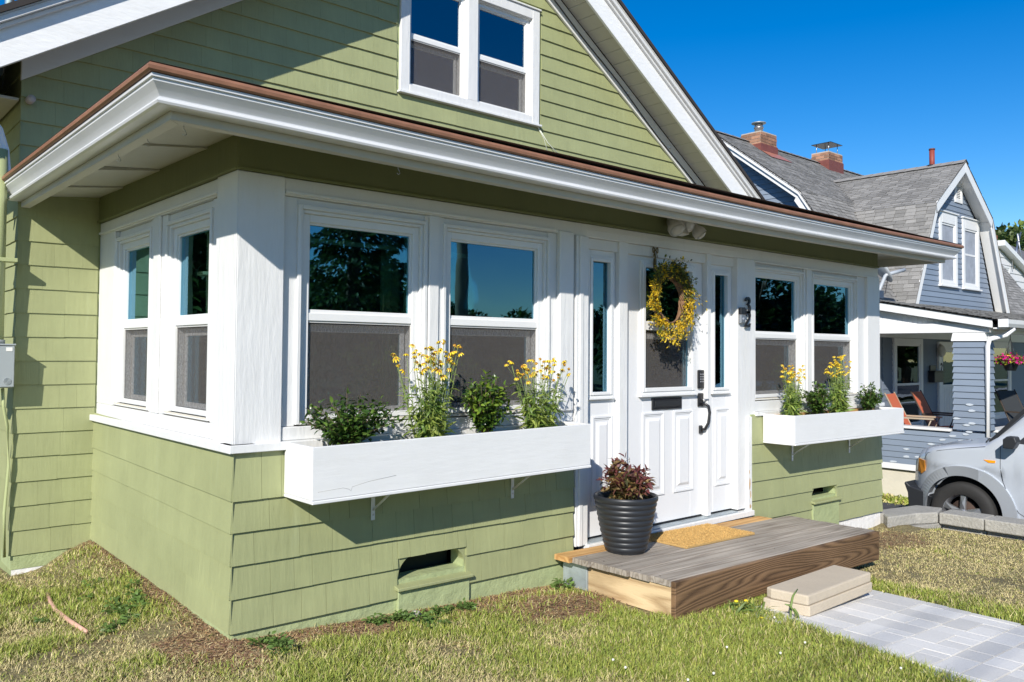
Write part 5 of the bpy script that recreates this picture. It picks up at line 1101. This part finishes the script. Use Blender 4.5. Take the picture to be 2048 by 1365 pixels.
bx('door_glass_back',dark,dr,TP,15.48,16.26,.78,1.42,.0,.0199)
for i in range(8): bx('door_batten',nwhite,dr,TP,15.40+i*.12,15.50+i*.12,-.18,.72,.0201,.027)
def stuffbox(name,label,cat): return thing(name,label,cat,(15,2.8,1))
ml=thing('mailbox','black mailbox on the blue wall beside the porch door','mailbox',(14.95,2.85,.84)); bx('box_body',black,ml,TP,14.80,15.20,.84,1.04,.02,.14,bevel=.01); bx('box_lid',black,ml,TP,14.78,15.22,1.041,1.06,.02,.16); bx('bracket',black,ml,TP,14.85,15.1,1.061,1.16,.02,.04)
wl=thing('porch_lantern','ornate white wall lantern beside the blue house door','lamp',(15.2,2.8,1.4)); MB(TP).lathe([(.02,0),(.06,.05),(.08,.12),(.05,.2),(.01,.24)],(15.22,2.9-2.9+1.32,.10),10,ax=1).build('lantern_body',whp,wl); MB(TP).tube([(15.2,1.45,.02),(15.22,1.58,.08),(15.22,1.54,.10)],.012,6).build('arm',whp,wl)
nn=MB(TP); nn.tube([(15.29,1.16,.055),(15.31,1.20,.055),(15.34,1.20,.055),(15.355,1.16,.055),(15.33,1.10,.055),(15.29,1.04,.055),(15.36,1.04,.055)],.009,5); tag(nn.build('house_number',black),'black digit 2 on the white door frame of the blue house','house number')
# folding chairs
def fchair(x,y,ry,label,sl,fr):
    t=thing('folding_chair',label,'chair',(x,y,-.25),'folding chairs on the porch of the blue house'); z=-.25; c,s=math.cos(ry),math.sin(ry)
    T=lambda a,b,h:(x+a*c-b*s,y+a*s+b*c,z+h)       # a sideways, b backwards
    q=MB(T); q.add([(-.24,-.22,.40),(.24,-.22,.40),(.24,.20,.36),(-.24,.20,.36),(-.24,-.22,.385),(.24,-.22,.385),(.24,.20,.345),(-.24,.20,.345)],[(0,1,2,3),(7,6,5,4),(0,4,5,1),(1,5,6,2),(2,6,7,3),(3,7,4,0)]); q.build('seat',sl,t)
    q=MB(T); q.add([(-.24,.20,.37),(.24,.20,.37),(.24,.48,.96),(-.24,.48,.96),(-.24,.215,.365),(.24,.215,.365),(.24,.495,.955),(-.24,.495,.955)],[(0,1,2,3),(7,6,5,4),(0,4,5,1),(1,5,6,2),(2,6,7,3),(3,7,4,0)]); q.build('backrest',sl,t)
    for sx in (-.26,.26):
        MB(T).tube([(sx,.50,.98),(sx,.20,.36),(sx,-.02,.02)],.013,6).build('leg',fr,t); MB(T).tube([(sx,-.25,.40),(sx,.05,.36),(sx,.32,.02)],.013,6).build('leg',fr,t)
        MB(T).box(sx-.025,sx+.025,-.24,.30,.58,.605).build('armrest',fr,t); MB(T).tube([(sx,-.20,.58),(sx,-.12,.38)],.011,6).build('arm_support',fr,t)
    return t
rs_=mat('terracotta_sling',(.55,.13,.06),.7); bf=mat('bronze_frame',(.06,.045,.035),.5); ds_=mat('charcoal_sling',(.03,.033,.035),.7)
fchair(12.35,1.98,.15,'terracotta folding chair nearest the edge of the blue porch, in sunlight',rs_,mat('tan_frame',(.35,.28,.20),.5)); fchair(13.5,2.05,.1,'terracotta folding chair farther back by the blue house door, in shade',rs_,bf); fchair(15.3,1.3,-.3,'charcoal reclining folding chair on the right of the porch column',ds_,bf)
# hanging basket
hb=(12.5,.72,1.13); HB=thing('hanging_basket','black hanging basket of magenta and yellow flowers at the blue porch','flower basket',hb)
MB().lathe([(.0,.0),(.07,.0),(.115,.11),(.12,.13),(.10,.13),(0,.11)],hb,20).build('basket',cbl,HB)
for a in (0,2.1,4.2): MB().tube([(hb[0]+.11*math.cos(a),hb[1]+.11*math.sin(a),hb[2]+.13),(hb[0],hb[1],hb[2]+.50)],.004,5).build('chain',black,HB)
MB().tube([(hb[0],hb[1],hb[2]+.5),(hb[0],hb[1],hb[2]+.60)],.006,5).build('hook',black,HB)
rg=np.random.RandomState(9); n=900; r=rg.rand(n)**.5; a=rg.uniform(0,6.28,n); el=rg.uniform(-.2,1,n); Ps=np.stack([hb[0]+.21*r*np.cos(a),hb[1]+.21*r*np.sin(a),hb[2]+.13+.14*el*(1-r*.5)],-1); Ds=rg.normal(size=(n,3)); Ls=rg.uniform(.03,.055,n); k=rg.rand(n); side=(Ps[:,0]-hb[0])*.5-(Ps[:,1]-hb[1])
cs=np.where((k<.42)[:,None],np.array([[.75,.02,.28]]),np.where((k<.52)[:,None],np.array([[.75,.62,.03]]),np.array([[.12,.20,.04]])))*rg.uniform(.7,1.2,(n,1)); leaf_cloud('petals',soft_leaf,Ps,Ds,Ls,Ls*.75,cs,HB,rng=rg)
# gutter and downspout
q=MB(); q.sweep([(0,0),(.10,0),(.125,.05),(.13,.11),(.12,.11),(.0,.10)],lambda k,p:(11.72+k*9.1,.62-p[0],1.775+p[1]),2); q.build('gutter',nwhite,N)
bx('gutter_end',nwhite,N,None,11.698,11.719,.485,.62,1.772,1.89); dsx=11.775; q=MB(); pp=[(dsx+.32,.54,1.76),(dsx+.22,.62,1.66),(dsx+.06,.78,1.60),(dsx+.02,.80,1.5),(dsx+.02,.80,-.6)]
q.tube(pp,.037,8); q.build('downspout',nwhite,N)
# chimneys
brk=mat('old_brick',(.30,.16,.10),.9,var=.2,vscale=9,rand=.28,bump=.004,bscale=60); mort=mat('mortar',(.42,.39,.34),.95,var=.1); cop=mat('copper_flashing',(.20,.065,.05),.55,metal=.2,var=.2,vscale=9)
def chimney(x0,x1,y0,y1,z0,z1,par,m=brk,flash=True):
    c=MB().box(x0+.008,x1-.008,y0+.008,y1-.008,z0,z1-.004).build('chimney',mort,par); z=max(z0,z1-1.0); k=0
    while z<z1-.03:
        h=.062
        off=.1 if k%2 else 0
        x=x0-off
        while x<x1:
            a,b=max(x0,x),min(x1,x+.2)
            if b-a>.03: MB().box(a+.004,b-.004,y0,y0+.02,z+.004,z+h).build('brick',m,c)
            x+=.2
        y=y0+.021-(.1-off)
        while y<y1:
            a,b=max(y0+.021,y),min(y1,y+.2)
            if b-a>.03: MB().box(x0,x0+.02,a+.004,b-.004,z+.004,z+h).build('brick',m,c)
            y+=.2
        z+=.068; k+=1
    return c
c1=chimney(13.43,14.04,5.62,6.10,5.2,5.97,N); MB().box(13.415,14.055,5.605,6.115,5.25,5.70).build('copper_flashing',cop,c1); MB().lathe([(.085,0),(.085,.13),(.10,.13),(.10,.16),(.085,.16),(.085,.23)],(13.73,5.86,5.97),20).build('flue',steel,c1); MB().lathe([(.0,.27),(.06,.27),(.15,.25),(.15,.235),(0,.235)],(13.73,5.86,5.97),20).build('flue_cap',galv,c1)
MB().add([(13.40,5.60,5.55),(14.10,5.60,5.55),(14.2,5.35,5.365),(13.40,5.35,5.365)],[(0,1,2,3)]).build('copper_apron',mat('bright_copper',(.55,.22,.14),.4,metal=.3),c1)
c2=chimney(16.33,16.98,5.68,6.12,5.2,6.04,N); MB().box(16.315,16.995,5.665,6.13,5.25,5.83).build('copper_flashing',cop,c2)
q=MB(); q.prism([(16.38,6.24),(16.93,6.24),(16.93,6.255),(16.38,6.255)],5.66,6.14,1); q.build('flue_cap',black,c2)
for x,y in ((16.45,5.75),(16.86,5.75),(16.45,6.05),(16.86,6.05)): MB().tube([(x,y,6.04),(x,y,6.24)],.008,5).build('cap_leg',steel,c2)
px_,py_=15.34,3.0; MB().tube([(px_,py_,4.92),(px_,py_,5.42)],.05,14).build('red_vent_pipe',mat('red_oxide_pipe',(.24,.045,.03),.6,var=.1),N); MB().tube([(px_,py_,5.40),(px_,py_,5.43)],.058,14).build('pipe_rim',mat('dark_red_rim',(.12,.04,.03),.6),N)
q=MB(); q.lathe([(.16,-.16),(.12,-.02),(.10,.08),(.06,.10)],(px_-.05,py_,5.0),12); q.add([(px_-.42,py_-.22,4.80),(px_-.42,py_+.15,4.80),(px_-.02,py_+.18,5.09),(px_-.02,py_-.2,5.09)],[(0,1,2,3)]); q.build('pipe_flashing',mat('tar',(.02,.02,.022),.7),N)
# satellite dish
SD=thing('satellite_dish','grey satellite dish on a bent arm on the porch roof of the blue house','satellite dish',(11.9,2.3,2.3)); dg=mat('dish_grey',(.40,.43,.46),.4)
MB().tube([(11.75,2.42,2.28),(11.78,2.40,2.42),(11.86,2.34,2.64),(11.86,2.32,2.66),(12.25,2.20,2.76)],.03,8).build('arm',dg,SD)
c=Vector((11.93,2.50,2.72)); ax_=Vector((.5,-.6,.5)).normalized(); s1=ax_.cross(Vector((0,0,1))).normalized(); s2=ax_.cross(s1); vs=[];fs=[]
for i in range(7):
    r=.26*i/6
    for j in range(24): a=2*PI*j/24; vs.append(tuple(c+s1*r*math.cos(a)+s2*r*math.sin(a)+ax_*(r*r*1.3)))
for i in range(6):
    for j in range(24): fs.append((i*24+j,i*24+(j+1)%24,(i+1)*24+(j+1)%24,(i+1)*24+j))
o=MB().add(vs,fs,True).build('dish',dg,SD,normals=False); sm=o.modifiers.new('t','SOLIDIFY'); sm.thickness=.01
bx('mount_plate',mat('mount_navy',(.05,.07,.11),.5),SD,None,11.70,11.85,2.36,2.50,2.27,2.40); MB().tube([(11.75,2.40,2.30),(11.90,2.36,2.36),(11.93,2.33,2.62)],.006,5).build('cable',black,SD)
# ================================================================ far white house, trees, street
FHs=thing('white_house','far white clapboard house with a grey roof beyond the blue house','house',(37,11,-.9))
wc=mat('far_white_siding',(.66,.66,.67),.6)
MB().prism([(31,-.9),(42,-.9),(42,3.0),(33.6,5.55),(31,4.7)],8.0,16,1).build('wall',wc,FHs)
z=1.0
while z<5.4:
    xr=min(42,33.6+(5.55-z)/.3035); board(FY(8.0),31.2,xr-.05,z,.28,.03,wc,u1t=max(31.3,xr-.9),parent=FHs); z+=.28
fgr=mat('far_grey_roof',(.13,.13,.135),.9,var=.15,vscale=3)
MB().prism([(33.6,5.6),(42.6,2.86),(42.6,3.02),(33.6,5.80)],7.7,16,1).build('roof_edge',nwhite,FHs); MB().prism([(8.0,5.0),(12.0,7.35),(16,5.0),(15.9,4.9),(12,7.2),(8.1,4.9)],34.2,46,0).build('roof',fgr,FHs)
q=MB(FY(7.97)); ring(q,34.1,34.75,4.15,4.85,.06,0,.05); fv=q.build('gable_vent',nwhite,FHs)
for i in range(7): bx('louvre',nwhite,fv,FY(7.97),34.16,34.69,4.22+i*.085,4.27+i*.085,0,.04)
bx('window',mat('teal_frame',(.05,.12,.12),.5),FHs,FY(7.97),35.6,36.6,2.6,3.75,0,.05); bx('window_pane',nglass,FHs,FY(7.97),35.7,36.5,2.7,3.65,.051,.06)
ob=mat('orange_brick',(.42,.17,.09),.9,var=.15,vscale=3)
MB().box(33.42,34.3,8.3,9.1,3.5,6.4).build('chimney',ob,FHs); MB().box(33.35,34.37,8.23,9.17,5.95,6.1).build('chimney_band',ob,FHs)
q=MB(); q.lathe([(.0,.35),(.4,.22),(.4,.18),(0,.18)],(33.85,8.7,6.4),12); q.tube([(33.85,8.7,6.4),(33.85,8.7,6.6)],.2,8); q.build('chimney_cap',black,FHs)
an=thing('roof_antenna','thin bare tripod antenna on the ridge of the far white house','antenna',(35.5,8.2,5))
for p in (((35.2,8,4.9),(36.3,8,6.4)),((36.6,8,4.6),(35.9,8,6.3)),((35.6,8,4.8),(35.9,8,6.0)),((34.3,7.9,5.8),(34.9,7.9,5.4),(35.1,7.9,4.8))): MB().tube(list(p),.03,5).build('strut',steel,an)
MB().tube([(-40,-9.6,7.2),(8.9,-9.55,7.0),(60,-9.6,7.3)],.018,5)
# trees
def crown_mesh(name,seed,R,Hh,n,leaf,pal,cone=False,parent=None,lobes=9,base=.35,loc=(0,0,0)):
    rg=np.random.RandomState(seed)
    if cone:
        t=rg.rand(n)**.75; h=base+(1-base)*t; rad=R*(1-t)*(.75+.25*np.sin(t*70))*np.sqrt(rg.rand(n)*.7+.3)+.1; a=rg.uniform(0,6.28,n); P_=np.stack([rad*np.cos(a),rad*np.sin(a),h*Hh],-1); D_=np.stack([np.cos(a),np.sin(a),rg.uniform(-.8,.2,n)],-1)
    else:
        c=rg.normal(size=(lobes,3)); c/=np.linalg.norm(c,axis=1,keepdims=True); c*=rg.uniform(.25,.72,(lobes,1)); rr_=rg.uniform(.32,.55,lobes); k=rg.randint(0,lobes,n); d=rg.normal(size=(n,3)); d/=np.linalg.norm(d,axis=1,keepdims=True)
        sub=rg.normal(size=(60,3)); sub/=np.linalg.norm(sub,axis=1,keepdims=True); bump_=1+.22*np.max(d@sub.T,axis=1)-.18
        p=c[k]+d*(rr_[k]*bump_*(rg.rand(n)**.25))[:,None]; P_=p*np.array([R,R,Hh*(1-base)/2]); P_[:,2]+=Hh*(base+(1-base)/2); D_=d+rg.normal(size=(n,3))*.7
    cols=pick(pal,n,rg,.55,1.35); L_=rg.uniform(.6,1.3,n)*leaf
    return leaf_cloud(name,soft_leaf,P_+np.array(loc),D_,L_,L_*.6,cols,parent,rng=rg)
def tree(label,loc,R,Hh,n,leaf,pal,seed,cone=False,base=.3,group=None,name='tree',cat='tree'):
    t=thing(name,label,cat,loc,group); q=MB(); l=Vector(loc)
    q.tube([l,l+Vector((0,0,Hh*.35)),l+Vector((.1*R,0,Hh*.75))],[R*.09+.05,R*.06+.04,.03],8)
    rg=np.random.RandomState(seed)
    for k in range(0 if cone else 7): a=rg.uniform(0,6.28); q.tube([l+Vector((0,0,Hh*rg.uniform(.25,.45))),l+Vector((R*.6*math.cos(a),R*.6*math.sin(a),Hh*rg.uniform(.55,.85)))],[.05*R/2+.02,.015],6)
    q.build('trunk',bark,t); crown_mesh('crown',seed,R,Hh,n,leaf,pal,cone,t,base=base,loc=loc); return t
pg=((.05,.10,.02),(.10,.17,.03),(.17,.24,.04),(.24,.28,.05))
tree('yellow green maple behind the far white house, at the right edge',(52.5,13,-1),4.2,11.6,16000,.32,pg,3,base=.3)
tree('dark olive green tree between the far brick chimney and the maple',(47.6,12,-1),2.7,9.1,11000,.30,((.04,.08,.02),(.08,.12,.03),(.13,.17,.05)),5,base=.25)
dk=((.02,.045,.012),(.035,.07,.015),(.05,.10,.02))
tree('dark evergreen across the street, mirrored in the left front window',(12.6,-20.3,-.9),3.3,11.5,14000,.22,dk,7,cone=True,base=.08,name='evergreen_tree')
g3='trees across the street mirrored in the windows'
t0=tree('leafy tree in the row across the street, mirrored in the front windows',(8,-36,-.9),4.6,7.0,7000,.42,((.03,.06,.015),(.05,.10,.02),(.09,.15,.03)),8,base=.05,group=g3)
rg=np.random.RandomState(77)
for k,(x,y) in enumerate(((16,-38),(23,-36),(30,-39),(37,-36),(44,-37),(50,-33),(56,-29),(60,-24),(64,-19),(27,-32),(2,-38),(34,-31))):
    r=t0.copy(); C.objects.link(r); r.location=(x,y,-.9); s=rg.uniform(.8,1.15)*(.93 if k<9 else .75); r.scale=(s,s,s); r.rotation_euler=(0,0,rg.uniform(0,6))
    for ch in list(t0.children): c=ch.copy(); C.objects.link(c); c.parent=r
tree('leafy tree left of the green house, mirrored in its side window',(-5.2,13,-.9),4.6,9.0,14000,.3,dk,9,base=.02)
tree('broad dark tree across the street, mirrored in the window beside the house number',(31,-20.5,-.9),5.0,8.2,14000,.36,dk,41,base=.03)
tree('broad dark tree across the street, mirrored in the window farthest right',(39,-22,-.9),5.5,8.6,14000,.36,dk,42,base=.03)
UP=thing('utility_pole','wooden utility pole across the lawn, mirrored in the second front window','utility pole',(8.86,-9.55,-.8)); MB().tube([(8.86,-9.55,-.8),(8.86,-9.55,8.5)],[.15,.11],12).build('pole',mat('pole_wood',(.16,.12,.085),.9),UP); bx('crossarm',MT['pole_wood'],UP,None,7.9,9.8,-9.62,-9.5,7.6,7.72)
q=MB()
for z,dy in ((7.75,0),(7.72,.5),(7.0,-.1),(6.2,.05),(5.6,.1)):
    q.tube([(x,-9.55+dy,z-.9*(1-((x-8.86)/30)**2)*.0-.6*math.sin(PI*min(1,abs(x-8.86)/34))) for x in [8.86+4*i for i in range(-9,10)]],.016,4)
q.tube([(8.86,-9.55,6.4),(7,-4,5.9),(4.6,1.6,5.5)],.012,4) if False else None
tag(q.build('overhead_wires',black),'black overhead wires along the street, mirrored in the upstairs window','wires')
